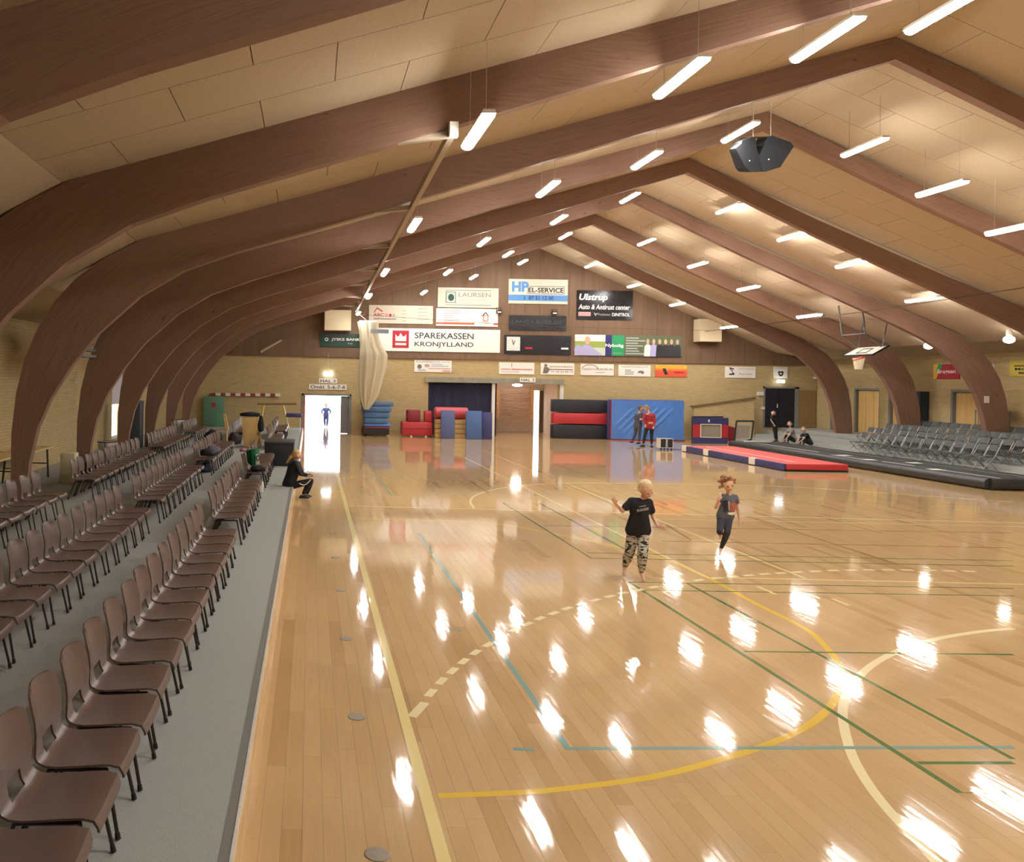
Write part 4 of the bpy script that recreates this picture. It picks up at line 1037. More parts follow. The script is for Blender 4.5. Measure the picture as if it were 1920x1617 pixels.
# door signs
b = wall_board(598, 710, 632, 719, 'white sign reading HAL 3 above the open door', M_brd, 'door_sign', Y=YBR); b.text('HAL 3', .08,.2,.92,.82, I_blk, .01)
b = wall_board(579.5, 721, 650, 731, 'white sign reading Omkl. 5-6-7-8 above the open door', M_brd, 'door_sign', Y=YBR); b.text('Omkl. 5-6-7-8', .04,.18,.96,.84, I_blk, .01)
b = wall_board(975, 708.5, 1004, 717, 'white sign reading HAL 3 on the concrete lintel', M_brd, 'door_sign', Y=Y_END-.17); b.text('HAL 3', .08,.2,.92,.82, I_blk, .01)
# signs on the right wall (facing the court)
def side_board(x0, y0, x1, y1, label, m):
    def hit(x, y):
        dx = x-PX; Y = X_R*F/(dx*cr+(y-PY)*sr); return at(x, y, Y)
    a, b_, c = hit(x0, y0), hit(x1, y0), hit(x0, y1)
    O = Vector((X_R-.036, a.y, a.z)); return Board('advert_board', label, O, Vector((0,-1,0)), Vector((0,0,-1)), a.y-b_.y, a.z-c.z, Vector((-1,0,0)), m, .035)
b = side_board(1752, 684, 1801, 711, 'red sign with white Brugsen lettering on the right brick wall', mat('red_board', (170,44,60), .4)); b.poly([(0,0),(.30,0),(.12,1),(0,1)], I_yel); b.poly([(.2,0),(.38,0),(.22,.5),(.1,.5)], I_grn); b.text('Brugsen', .16,.34,.86,.70, I_wht, .02)
b = side_board(1811, 684, 1866, 710, 'white sign half hidden by an arch on the right wall', M_brd); b.text('fakta', .6,.45,.9,.6, I_lgry)
b = side_board(1895, 677, 1985, 706, 'yellow-green sign at the right edge of the picture', mat('yellow_board', (206,186,74), .4)); b.rect(.1,.3,.9,.38,I_brn); b.text('MØBLER', .12,.45,.8,.62,I_dgrn,.02); b.rect(.2,.72,.7,.85,I_brn)
# gable fittings
tag(recentre(pbox('vent_box', 609, 581, 658, 620, 43.6, .75, mat('beige_duct', (196,178,146), .7))), 'beige duct box under the left roof slope above the green bank sign', 'duct')
tag(recentre(pbox('vent_box', 1313, 598, 1353, 641, 43.6, .75, mat('beige_duct', (196,178,146), .7))), 'beige duct box at the right end of the gable', 'duct')
for i, (x, nm) in enumerate(((936, 'left one of the two small floodlights below the blue service board'), (1040, 'right one of the two small floodlights below the blue service board'))):
    o = thing('floodlight', nm, 'lamp', at(x, 588, YS-.1))
    X0, X1, Z0, Z1 = rect(x-5, 577+i*3, x+5, 588+i*2, YS-.1)
    MB().box((X0, YS-.14, Z0), (X1, YS-.02, Z0+(Z1-Z0)*.55)).build('head', M_dark, o); MB().box((X0+.04, YS-.15, Z0+.03), (X1-.04, YS-.14, Z0+.1)).build('lens', M_alu, o)
    MB().tube([(X0+.02, YS-.03, Z0), (X0+.02, YS-.03, Z1), (X1-.02, YS-.03, Z1), (X1-.02, YS-.03, Z0)], .015, 6).build('bracket', M_dark, o)
def exit_lamp(x, y, w, h, Y, nm, cord_to=None):
    p = at(x, y, Y); s_ = Y/F
    o = thing('exit_lamp', nm, 'lamp', p)
    MB().rbox((p.x-w*s_/2, p.y-.04, p.z-h*s_/2), (p.x+w*s_/2, p.y+.04, p.z+h*s_/2), .05).build('glowing_box', mat('exit_glow', (240,252,255), .4, emit=(7, (238,250,255))), o, 'auto')
    if cord_to:
        MB().box((p.x-.05, p.y+.03, p.z-.04), (p.x+.05, Y_END, p.z+.04)).build('bracket', M_white, o); MB().tube([p, at(x, cord_to, Y)], .012, 6).build('cord', M_cord, o)
    else: MB().box((p.x-.1, p.y+.03, p.z-.05), (p.x+.1, Y_END, p.z+.05)).build('bracket', M_white, o)
exit_lamp(615.5, 701.5, 18, 8, 44.37, 'white exit lamp hanging on a cord over the HAL 3 door', 664)
exit_lamp(1464, 715.5, 15, 6, 44.3, 'white exit lamp over the black door')
exit_lamp(1558.5, 709, 11, 6, 43.1, 'white exit lamp in the corner right of the black door')
for i, (x, y, Y, nm) in enumerate(((1741,649,33.0,'round glowing lamp on the right roof slope between two arches'), (1892,637,28.5,'round glowing lamp at the right edge above the yellow sign'))):
    p = at(x, y, Y)
    o = thing('round_lamp', nm, 'lamp', p)
    MB().ball(p, .17, 2, (1, 1, .75)).build('globe', mat('round_glow', (255,248,236), .4, emit=(16, (255,246,232))), o, True)
    MB().lathe([(.09, 0), (.09, roof_z(p.x)-p.z-.22), (.05, roof_z(p.x)-p.z-.17)], 12, Matrix.Translation(p+Vector((0,0,.1)))).build('base', M_white, o)
# unlit batten on the gable left
a, b2 = at(488, 660, 44.335), at(528, 637, 44.335)
o = MB().tube([a, b2], .07, 4).build('batten_lamp', mat('dim_white', (186,172,150), .5)); tag(recentre(o), 'unlit slanting tube lamp on the gable left of the green bank sign', 'lamp')
# ================================================================== curtain rail, net, loudspeakers, hoop, wires
ra, rb = at(849, 246, 11.95), at(668, 583, 42.2)
rail = thing('curtain_rail', 'long grey curtain rail under the left roof slope', 'rail', ra)
d = (rb-ra).normalized(); M_rail = mat('grey_rail', (176, 162, 142), .4, .3)
side = Vector((1, 0, 0))
mb = MB()
vs = []
for p in (ra, rb):
    for s_, t_ in ((-.045,-.06),(.045,-.06),(.045,.06),(-.045,.06)): vs.append(p + side*s_ + Vector((0,0,t_)))
mb.add(vs, ((0,1,2,3),(7,6,5,4),(0,4,5,1),(1,5,6,2),(2,6,7,3),(3,7,4,0))); mb.build('track', M_rail, rail)
MB().box(ra+Vector((-.06,-.12,-.1)), ra+Vector((.06,.0,.1))).build('end_stop', M_white, rail)
for k, Yf in enumerate(FRAMES[3:]):
    t = (Yf-ra.y)/(rb.y-ra.y); p = ra+(rb-ra)*t
    zi = None
    for (a, za), (b, zb) in zip(IN_L[:-1], IN_L[1:]):
        if b <= p.x-.7 <= a: zi = Z + zb+(za-zb)*((p.x-.7)-b)/(a-b)
    q = Vector((p.x-.75, Yf, (zi or p.z+.2)+.03))
    MB().add([q+Vector((0,-.06,0)), q+Vector((0,.06,0)), p+Vector((0,.05,.05)), p+Vector((0,-.05,.05)), q+Vector((0,-.06,-.05)), q+Vector((0,.06,-.05)), p+Vector((0,.05,-.05)), p+Vector((0,-.05,-.05))],
             ((0,1,2,3),(7,6,5,4),(0,4,5,1),(1,5,6,2),(2,6,7,3),(3,7,4,0))).build('bracket', M_rail, rail)
    MB().tube([p+Vector((0,0,.05)), Vector((p.x, Yf, max(p.z+.1, (zi or p.z)+.3)))], .02, 6).build('hanger', M_rail, rail)
# gathered net hanging from the rail end
m, nt, bb = new_mat('cream_net'); MATS['cream_net'] = m
g = nt.nodes.new('ShaderNodeTexCoord'); mpn = nt.nodes.new('ShaderNodeMapping'); mpn.inputs['Scale'].default_value = (9, 9, 9)
ck = nt.nodes.new('ShaderNodeTexNoise'); ck.inputs['Scale'].default_value = 3; nt.links.new(g.outputs['Object'], mpn.inputs[0]); nt.links.new(mpn.outputs[0], ck.inputs[0])
rp = nt.nodes.new('ShaderNodeValToRGB'); rp.color_ramp.elements[0].color = (*lin((204,192,162)), 1); rp.color_ramp.elements[1].color = (*lin((228,218,192)), 1); nt.links.new(ck.outputs[0], rp.inputs[0]); nt.links.new(rp.outputs[0], bb.inputs['Base Color']); bb.inputs['Roughness'].default_value = .9; bb.inputs['Alpha'].default_value = .72
nett = thing('curtain_net', 'cream net gathered in a bundle hanging before the bank banner', 'net', (at(694,770,42.2).x, 42.2, .3))
keys = [(604, 690, 17), (625, 691, 15), (650, 695, 18), (665, 699, 23), (690, 698, 22), (720, 694, 19), (742, 692, 15), (758, 689, 9), (768, 687, 4)]
def nets(u, v):
    t = u*(len(keys)-1); i = min(int(t), len(keys)-2); f = t-i
    y, x, w = (keys[i][j]+(keys[i+1][j]-keys[i][j])*f for j in range(3))
    a = 2*PI*v; fold = 1+.16*math.sin(9*a+u*3)+.08*math.sin(17*a)
    c = at(x, y, 42.2); s_ = 42.2/F
    return c+Vector((math.cos(a)*w*s_*fold, math.sin(a)*w*s_*.55*fold, 0))
MB().grid(nets, 36, 72).build('bundle', m, nett, True)
c0 = at(689, 604, 42.2)
MB().rbox((c0.x-.42, 42.05, c0.z-.05), (c0.x+.46, 42.35, c0.z+.06), .03).build('header_tape', mat('cream_tape', (232,222,196), .8), nett, 'auto')
b0 = at(672, 588, 42.2)
MB().tube([b0+Vector((0,0,0)), c0+Vector((0,0,.05))], .012, 6).build('tie_cord', M_cord, nett)
mm, w_ = at(711, 622, 42.0), 17*42/F
MB().box((mm.x-w_, 41.75, mm.z-.1), (mm.x+w_, 41.78, mm.z+.1)).build('grey_label', mat('grey_blue_tag', (150,154,166), .7), nett)
# loudspeaker cluster near the ridge
Ysp = 20.3
lsp = thing('loudspeaker_cluster', 'pair of black loudspeakers hung in a V below the ridge', 'loudspeaker', at(1430, 320, Ysp))
def k_(l): return [(1340+x/9.6, 180+y/9.6) for x, y in l]
for nm, poly, sk in (('cabinet', k_([(340,965),(460,870),(470,820),(700,730),(745,760),(790,1000),(830,1060),(880,1330),(850,1355),(640,1355),(540,1300)]), .25), ('cabinet', k_([(980,720),(1040,715),(1330,850),(1380,930),(1165,1290),(930,1355),(885,1330),(832,1060),(920,850)]), -.25)):
    pts = [at(x, y, Ysp) for x, y in poly]; cx = sum(p.x for p in pts)/len(pts)
    n = len(pts); f = [Vector((p.x, Ysp+sk*(p.x-cx), p.z)) for p in pts]; bk = [Vector((cx+(p.x-cx)*.75, Ysp+.55+sk*(p.x-cx), p.z+.12)) for p in pts]
    MB().add(f+bk, [tuple(range(n)), tuple(reversed(range(n, 2*n)))]+[(i, n+i, n+(i+1) % n, (i+1) % n) for i in range(n)]).build(nm, mat('speaker_black', (26,29,34), .85, var=.15, scale=40), lsp)
for y in (258, 273): MB().tube([at(1415, y, Ysp+.1), at(1440, y-.5, Ysp+.1)], .02, 6).build('tie_bar', M_dark, lsp)
for x in (1412, 1445):
    p = at(x, 257, Ysp+.3); MB().tube([p, Vector((p.x, p.y, roof_z(p.x)))], .008, 5).build('hanging_wire', M_cord, lsp)
for x, y in ((1405.5, 301.5), (1441.5, 299)): MB().ball(at(x, y, Ysp-.05), .02, 1).build('badge', M_alu, lsp)
# folded-up basketball hoop on the right slope
hp = thing('basketball_hoop', 'basketball hoop folded up under the right roof slope', 'basketball hoop', (21.2, 32.6, 3.9))
M_bb = mat('backboard_white', (198,190,176), .4)
e1, e2 = Vector((0, 1, 0)), Vector((.90, 0, -.10)).normalized()
ct = Vector((21.15, 32.6, 4.28))
def bq(a, b, n=0): nn = e1.cross(e2); return ct+e1*a+e2*b+nn*n
def bbx(a0, a1, b0, b1, n0, n1, m, nm, par=hp):
    MB().add([bq(a, b, n) for n in (n0, n1) for (a, b) in ((a0,b0),(a1,b0),(a1,b1),(a0,b1))], ((0,1,2,3),(7,6,5,4),(0,4,5,1),(1,5,6,2),(2,6,7,3),(3,7,4,0))).build(nm, m, par)
e2 = Vector((.55, 0, .32)); e2 = e2.normalized()
bbx(-.9, .9, -.36, .36, 0, .03, M_bb, 'backboard')
for a0, a1, b0, b1 in ((-.9,.9,-.36,-.31),(-.9,.9,.31,.36),(-.9,-.85,-.31,.31),(.85,.9,-.31,.31)): bbx(a0, a1, b0, b1, -.012, .042, M_dark, 'board_edge')
for a0, a1, b0, b1 in ((-.3,.3,-.2,-.16),(-.3,.3,.12,.16),(-.3,-.26,-.16,.12),(.26,.3,-.16,.12)): bbx(a0, a1, b0, b1, -.014, .044, M_dark, 'target_mark')
rc0 = Vector((20.72, 32.3, 3.98)); ring = [rc0+Vector((.20*math.cos(2*PI*k/20), .20*math.sin(2*PI*k/20), .06*math.cos(2*PI*k/20))) for k in range(21)]
MB().tube(ring, .02, 6, cap=False).build('ring', mat('orange_ring', (196,76,56), .4), hp)
MB().grid(lambda u, v: rc0+Vector((.20*(1-.35*u)*math.cos(2*PI*v), .20*(1-.35*u)*math.sin(2*PI*v), -.42*u)), 5, 20).build('net', m, hp, True)
M_arm = mat('dark_steel_arm', (84, 80, 76), .5)
for y in (31.9, 33.3):
    MB().tube([Vector((21.3, y, 4.42)), Vector((20.75, y+.1, 4.9)), Vector((20.6, y+.1, roof_z(20.6)-.04))], .028, 6).build('arm', M_arm, hp)
    MB().tube([Vector((21.35, y, 4.45)), Vector((21.6, y+.1, roof_z(21.6)-.04))], .025, 6).build('arm', M_arm, hp)
MB().tube([Vector((20.75, 32.0, 4.9)), Vector((20.75, 33.4, 4.9))], .025, 6).build('cross_bar', M_arm, hp)
# wires
def wire(pts, r, nm): tag(recentre(MB().tube(pts, r, 5).build('wire', mat('dark_wire', (70,58,48), .6))), nm, 'wire')
wire([at(1322, 622, 43.4), at(1620, 585, 31), at(1925, 539, 23.5)], .012, 'thin dark wire slanting across the right roof slope')
wire([at(672, 590, 42.9), at(1000, 612, 42.9), at(1330, 620, 42.9)], .008, 'thin level wire strung across the gable below the adverts')
# slatted vent at the left knee
vt = thing('slat_vent', 'grey slatted vent between two arches at the left eaves', 'vent', (-5.9, 21.0, 3.2))
for k in range(5): 
    z = 3.28+k*.15; MB().box((-6.3, 20.25, z), (-5.5-.03*k, 21.85, z+.07)).build('slat', M_grey, vt)
for y in (20.17, 21.8): MB().box((-6.3, y, 3.25), (-5.95, y+.08, 3.98)).build('side_plate', M_grey, vt)
# ================================================================== things on the left tribune
M_dk2 = mat('dark_blue_grey', (58, 66, 72), .6, var=.08)
sp = thing('speaker_column', 'tall dark grey loudspeaker column on a cabinet by the left arches', 'loudspeaker', (-6.35, 30.4, HP))
MB().rbox((-6.7, 30.1, HP), (-6.0, 30.75, 1.95), .03).build('cabinet', M_dk2, sp, 'auto')
MB().rbox((-6.66, 30.3, 1.95), (-6.18, 30.7, 2.85), .03).build('column', M_dk2, sp, 'auto')
MB().box((-6.3, 30.085, 1.78), (-6.2, 30.1, 1.86)).build('sticker', M_white, sp)
M_bag = mat('milky_plastic_bag', (196, 188, 176), .35, var=.12, scale=6)
def bag_stand(x, y, nm, s=1.0):
    t = thing('bag_stand', nm, 'waste bag', (x, y, HP))
    MB().lathe([(.20*s, .22), (.24*s, .5), (.27*s, .78), (.26*s, .80), (.22*s, .6)], 14, Matrix.Translation((x, y, HP))).build('bag', M_bag, t, True)
    MB().tube([Vector((x, y, HP+.8))+Vector((.27*s*math.cos(2*PI*k/16), .27*s*math.sin(2*PI*k/16), 0)) for k in range(17)], .012, 6, False).build('rim', M_dark, t)
    for k in range(3):
        a = 2*PI*k/3+.5; MB().tube([(x+.26*s*math.cos(a), y+.26*s*math.sin(a), HP+.8), (x+.3*s*math.cos(a), y+.3*s*math.sin(a), HP)], .012, 6).build('leg', M_dark, t)
bag_stand(-5.35, 22.6, 'milky waste bag on a stand before the second arch from the tables'); bag_stand(-5.4, 34.8, 'milky waste bag on a stand near the green mat')
tag(recentre(MB().rbox((-5.85, 20.0, HP), (-5.5, 20.35, HP+.72), .03).build('cardboard_box', mat('cream_carton', (206,194,156), .7), None, 'auto')), 'tall cream carton standing behind the wall-side chairs', 'box')
tag(recentre(MB().ball((-5.2, 20.3, HP+.28), .28, 2, (.8,.8,1)).build('backpack', mat('black_cloth', (28,26,30), .8), None, True)), 'black backpack on the floor beside the cream carton', 'backpack')
M_top = mat('pale_table_top', (214, 186, 128), .5, scale=4, var=.06)
for i, (y0, y1, nm) in enumerate(((19.75, 21.5, 'pale wooden folding table against the left wall, farther one'), (17.6, 19.55, 'pale wooden folding table against the left wall, nearer one'))):
    t = thing('folding_table', nm, 'table', (-6.85, (y0+y1)/2, HP), group='folding tables by the left wall')
    MB().rbox((-7.25, y0, .995), (-6.45, y1, 1.035), .006).build('table_top', M_top, t)
    for y in (y0+.2, y1-.2):
        MB().tube([(-6.55, y, .99), (-6.5, y-.05, HP)], .025, 6).build('leg', M_dark, t); MB().tube([(-7.1, y, .99), (-7.15, y-.05, HP)], .025, 6).build('leg', M_dark, t)
        MB().tube([(-6.55, y, .62), (-7.1, y, .62)], .015, 6).build('leg_brace', M_dark, t)
# tall wooden cabinet with a dark jacket
cb = thing('lectern_cabinet', 'tall honey wood lectern cabinet among the middle-row chairs', 'cabinet', (-2.35, 31.7, HP))
Xa, Xb = at(452,800,31.5).x, at(483,800,31.5).x; zt = at(468,783,31.5).z
MB().add([(Xa,31.5,zt),(Xb,31.5,zt),(Xb-.02,31.5,HP),(Xa+.12,31.5,HP),(Xa+.05,32.0,zt),(Xb+.1,32.0,zt),(Xb+.08,32.0,HP),(Xa+.15,32.0,HP)], ((0,1,2,3),(7,6,5,4),(0,4,5,1),(1,5,6,2),(2,6,7,3),(3,7,4,0))).build('body', M_door, cb)
MB().box((Xb+.005, 31.62, HP+.1), (Xb+.1, 31.95, HP+.55)).build('side_board', M_wood, cb)
def blob(name, c, r, sc, m, label, cat, seed=0, parent=None, amp=.25):
    rnd_ = random.Random(seed); bm = bmesh.new(); bmesh.ops.create_icosphere(bm, subdivisions=3, radius=1)
    from mathutils import noise
    for v in bm.verts:
        n = noise.noise(v.co*1.7+Vector((seed, 0, 0)))*amp+noise.noise(v.co*4+Vector((0, seed, 0)))*amp*.4
        v.co = Vector((v.co.x*sc[0]*(1+n), v.co.y*sc[1]*(1+n), max(v.co.z, -.55)*sc[2]*(1+n)))*r
    mb = MB().bm(bm, Matrix.Translation(c))
    o = mb.build(name, m, parent, True)
    if parent is None: tag(recentre(o), label, cat)
    return o
M_jk = mat('black_jacket', (24, 25, 30), .85, var=.2, scale=15); M_jk2 = mat('grey_violet_jacket', (98, 92, 104), .85, var=.25, scale=12)
blob('jacket', Vector((-2.25, 31.75, zt+.09)), .36, (1.15,.7,.28), M_jk, 'black jacket draped over the top of the wood cabinet', 'jacket', 3)
o = blob('jacket_sleeve', Vector((Xb+.12, 31.55, zt-.3)), .2, (.5,.5,1.9), M_jk, None, None, 5); tag(o, 'black sleeve hanging down the right side of the wood cabinet', 'sleeve')
tag(recentre(MB().lathe([(.05,0),(.055,.05),(.05,.16),(.02,.2)], 10, Matrix.Translation((Xb+.13, 32.12, HP))).build('white_cup', M_white)), 'white bottle on the carpet behind the wood cabinet', 'bottle')
sc_ = HP+.385
blob('jacket', Vector((-2.74, 22.95, sc_+.14)), .28, (.7,1.0,.42), M_jk, 'black coat lying on the middle-row chairs', 'coat', 7)
blob('jacket', Vector((-2.70, 24.0, sc_+.14)), .28, (.7,1.4,.40), M_jk2, 'grey-violet coat lying on the middle-row chairs behind the black one', 'coat', 9)
blob('bag', Vector((-2.78, 22.98, HP+.10)), .30, (.55,.55,.55), mat('dark_blue_bag', (40,52,70), .7), 'dark blue bag under the middle-row chairs', 'bag', 12)
blob('scarf', Vector((-1.56, 20.0, HP+.86)), .10, (.8,1.3,.5), mat('pink_scarf', (160,110,130), .85, var=.3), 'pink patterned scarf over the chair back beside the green bag', 'scarf', 14)
blob('cap', Vector((-1.2, 19.75, sc_+.08)), .16, (1.1,1.2,.5), M_jk, 'dark cap on the court-side chair beside the green bag', 'cap', 15)
# green carrier bag hung on a chair
gb = thing('carrier_bag', 'green carrier bag with a white round-mark label hung on the court-side chairs', 'bag', (-1.32, 19.9, sc_))
p0, p1, p2, p3 = at(470,842,19.95), at(486,843,19.95), at(486,873,19.95), at(473,874,19.95)
M_gbag = mat('green_bag', (34, 128, 84), .5, var=.15, scale=6)
def gq(u, v): a = p0.lerp(p1, u); b = p3.lerp(p2, u); q = a.lerp(b, v); return q+Vector((0, -.04*math.sin(PI*u), 0))
MB().grid(gq, 8, 8).build('front', M_gbag, gb, True)
l0, l1, l2, l3 = at(461,846,20.15), at(471,843,20.1), at(474,876,20.1), at(464,868,20.15)
MB().add([l0, l1, l2, l3, l0+Vector((0,.1,0)), l1+Vector((0,.1,0)), l2+Vector((0,.1,0)), l3+Vector((0,.1,0))], ((0,1,2,3),(7,6,5,4),(0,4,5,1),(1,5,6,2),(2,6,7,3),(3,7,4,0))).build('side', M_gbag, gb)
MB().add([p0+Vector((0,.02,0)), p1+Vector((0,.02,0)), p2+Vector((0,.02,0)), p3+Vector((0,.02,0)), p0+Vector((0,.16,0)), p1+Vector((0,.16,0)), p2+Vector((0,.16,0)), p3+Vector((0,.16,0))], ((0,1,2,3),(7,6,5,4),(0,4,5,1),(1,5,6,2),(2,6,7,3),(3,7,4,0))).build('body', M_gbag, gb)
w0, w1_, w2, w3 = at(479.5,852,19.87), at(486,852,19.87), at(486,872,19.87), at(479.5,872,19.87)
MB().add([w0, w1_, w2, w3], ((0,1,2,3),)).build('label', M_white, gb)
cc = at(484.2, 859, 19.855)
MB().tube([cc+Vector((.045*math.cos(2*PI*k/14), 0, .055*math.sin(2*PI*k/14))) for k in range(15)], .012, 5, False).build('round_mark', I_dgrn, gb)
# black crate between court-side blocks
ck_ = thing('black_crate', 'big black crate standing between the court-side chair blocks', 'crate', (-.9, 25.6, HP))
MB().rbox((-1.32, 24.95, HP), (-.47, 26.3, HP+.66), .02).build('body', mat('black_crate', (32,34,40), .7), ck_, 'auto')
MB().rbox((-1.34, 24.93, HP+.64), (-.45, 26.32, HP+.70), .015).build('lid', mat('charcoal_lid', (60,58,56), .6), ck_, 'auto')
# wooden high stool with clutter
st = thing('wooden_easel', 'pale wooden easel frame standing behind the coats', 'easel', (-3.4, 30.3, HP))
def wp(x, y, Y): return at(x, y, Y)
for a, b in (((419,776),(424,805)), ((422,776),(428,806)), ((425,806),(426,830))): MB().tube([wp(*a, 30.2), wp(*b, 30.2)], .03, 5).build('post', M_wood, st)
q = wp(426, 830, 30.2); MB().tube([q, Vector((q.x, q.y, HP))], .03, 5).build('post', M_wood, st); MB().tube([wp(408,806,30.3), wp(428,806,30.2)], .025, 5).build('rail', M_wood, st)
MB().tube([wp(408,806,30.3), Vector((wp(408,806,30.3).x, 30.5, HP))], .025, 5).build('post', M_wood, st)
blob('bag', Vector((-3.55, 31.2, HP+.32)), .42, (.8,.9,.75), M_jk, 'black bag heap on the floor behind the easel', 'bag', 21)
blob('bag', Vector((-2.75, 31.1, HP+.28)), .36, (.7,.8,.75), mat('dark_brown_bag', (52,42,44), .8), 'dark brown bag left of the wood cabinet', 'bag', 23)
tag(recentre(MB().rbox((-1.15, 19.0, HP), (-1.02, 19.2, HP+.24), .03).build('water_bottle', M_white, None, 'auto')), 'white bottle on the carpet under the court-side chairs', 'bottle')
# paper and cart by the right arch
tag(recentre(pbox('notice_paper', 1846, 743, 1855, 756, 30.875, .012, M_white)), 'white paper notice pinned on the right arch', 'paper')
o = thing('side_cart', 'grey shelf cart with papers behind the right arch', 'cart', (25.0, 30.7, .72))
o.location = (25.75, 32.2, .72)
for z in (.9, 1.5, 2.0): MB().box((25.45, 31.8, z), (26.1, 32.7, z+.04)).build('shelf', M_grey, o)
for x in (25.47, 26.08):
    for y in (31.82, 32.68): MB().tube([(x, y, .72), (x, y, 2.1)], .02, 6).build('post', M_grey, o)
MB().rbox((25.5, 31.9, 2.04), (26.0, 32.5, 2.3), .03).build('paper_pile', M_white, o)
# ================================================================== people
M_skin = mat('skin', (222, 176, 150), .5, var=.04); M_skin2 = mat('skin_far', (206, 164, 140), .5, var=.04)
M_eye = mat('eye_dark', (48, 36, 32), .3); M_lip = mat('mouth', (176, 96, 86), .5); M_teeth = mat('teeth', (236, 230, 222), .4)
def hull(balls):
    """closed convex skin round a set of (centre, radius or radii)"""
    bm = bmesh.new()
    for c, r in balls:
        rr = r if isinstance(r, (tuple, list)) else (r, r, r)
        bmesh.ops.create_icosphere(bm, subdivisions=2, radius=1, matrix=Matrix.Translation(c) @ Matrix.Diagonal((rr[0], rr[1], rr[2], 1)))
    res = bmesh.ops.convex_hull(bm, input=bm.verts[:])
    junk = {g for g in res['geom_interior'] + res['geom_unused'] if isinstance(g, bmesh.types.BMVert)}
    bmesh.ops.delete(bm, geom=list(junk), context='VERTS')
    return MB().bm(bm)
def remesh(mb, voxel, smooth=4):
    """fuse overlapping closed shells into one continuous surface"""
    me = mb.mesh('tmp', None); ob = bpy.data.objects.new('tmp', me); C.objects.link(ob)
    r_ = ob.modifiers.new('r', 'REMESH'); r_.mode = 'VOXEL'; r_.voxel_size = voxel
    s_ = ob.modifiers.new('s', 'SMOOTH'); s_.factor = .5; s_.iterations = smooth
    dg = bpy.context.evaluated_depsgraph_get(); dg.update()
    m2 = bpy.data.meshes.new_from_object(ob.evaluated_get(dg))
    out = MB(); out.v = [tuple(v.co) for v in m2.vertices]; out.f = [tuple(p.vertices) for p in m2.polygons]
    bpy.data.objects.remove(ob); bpy.data.meshes.remove(me); bpy.data.meshes.remove(m2)
    return out
class Parts:
    def __init__(s): s.m = MB()
    def h(s, *balls): g = hull(balls); s.m.add(g.v, g.f); return s
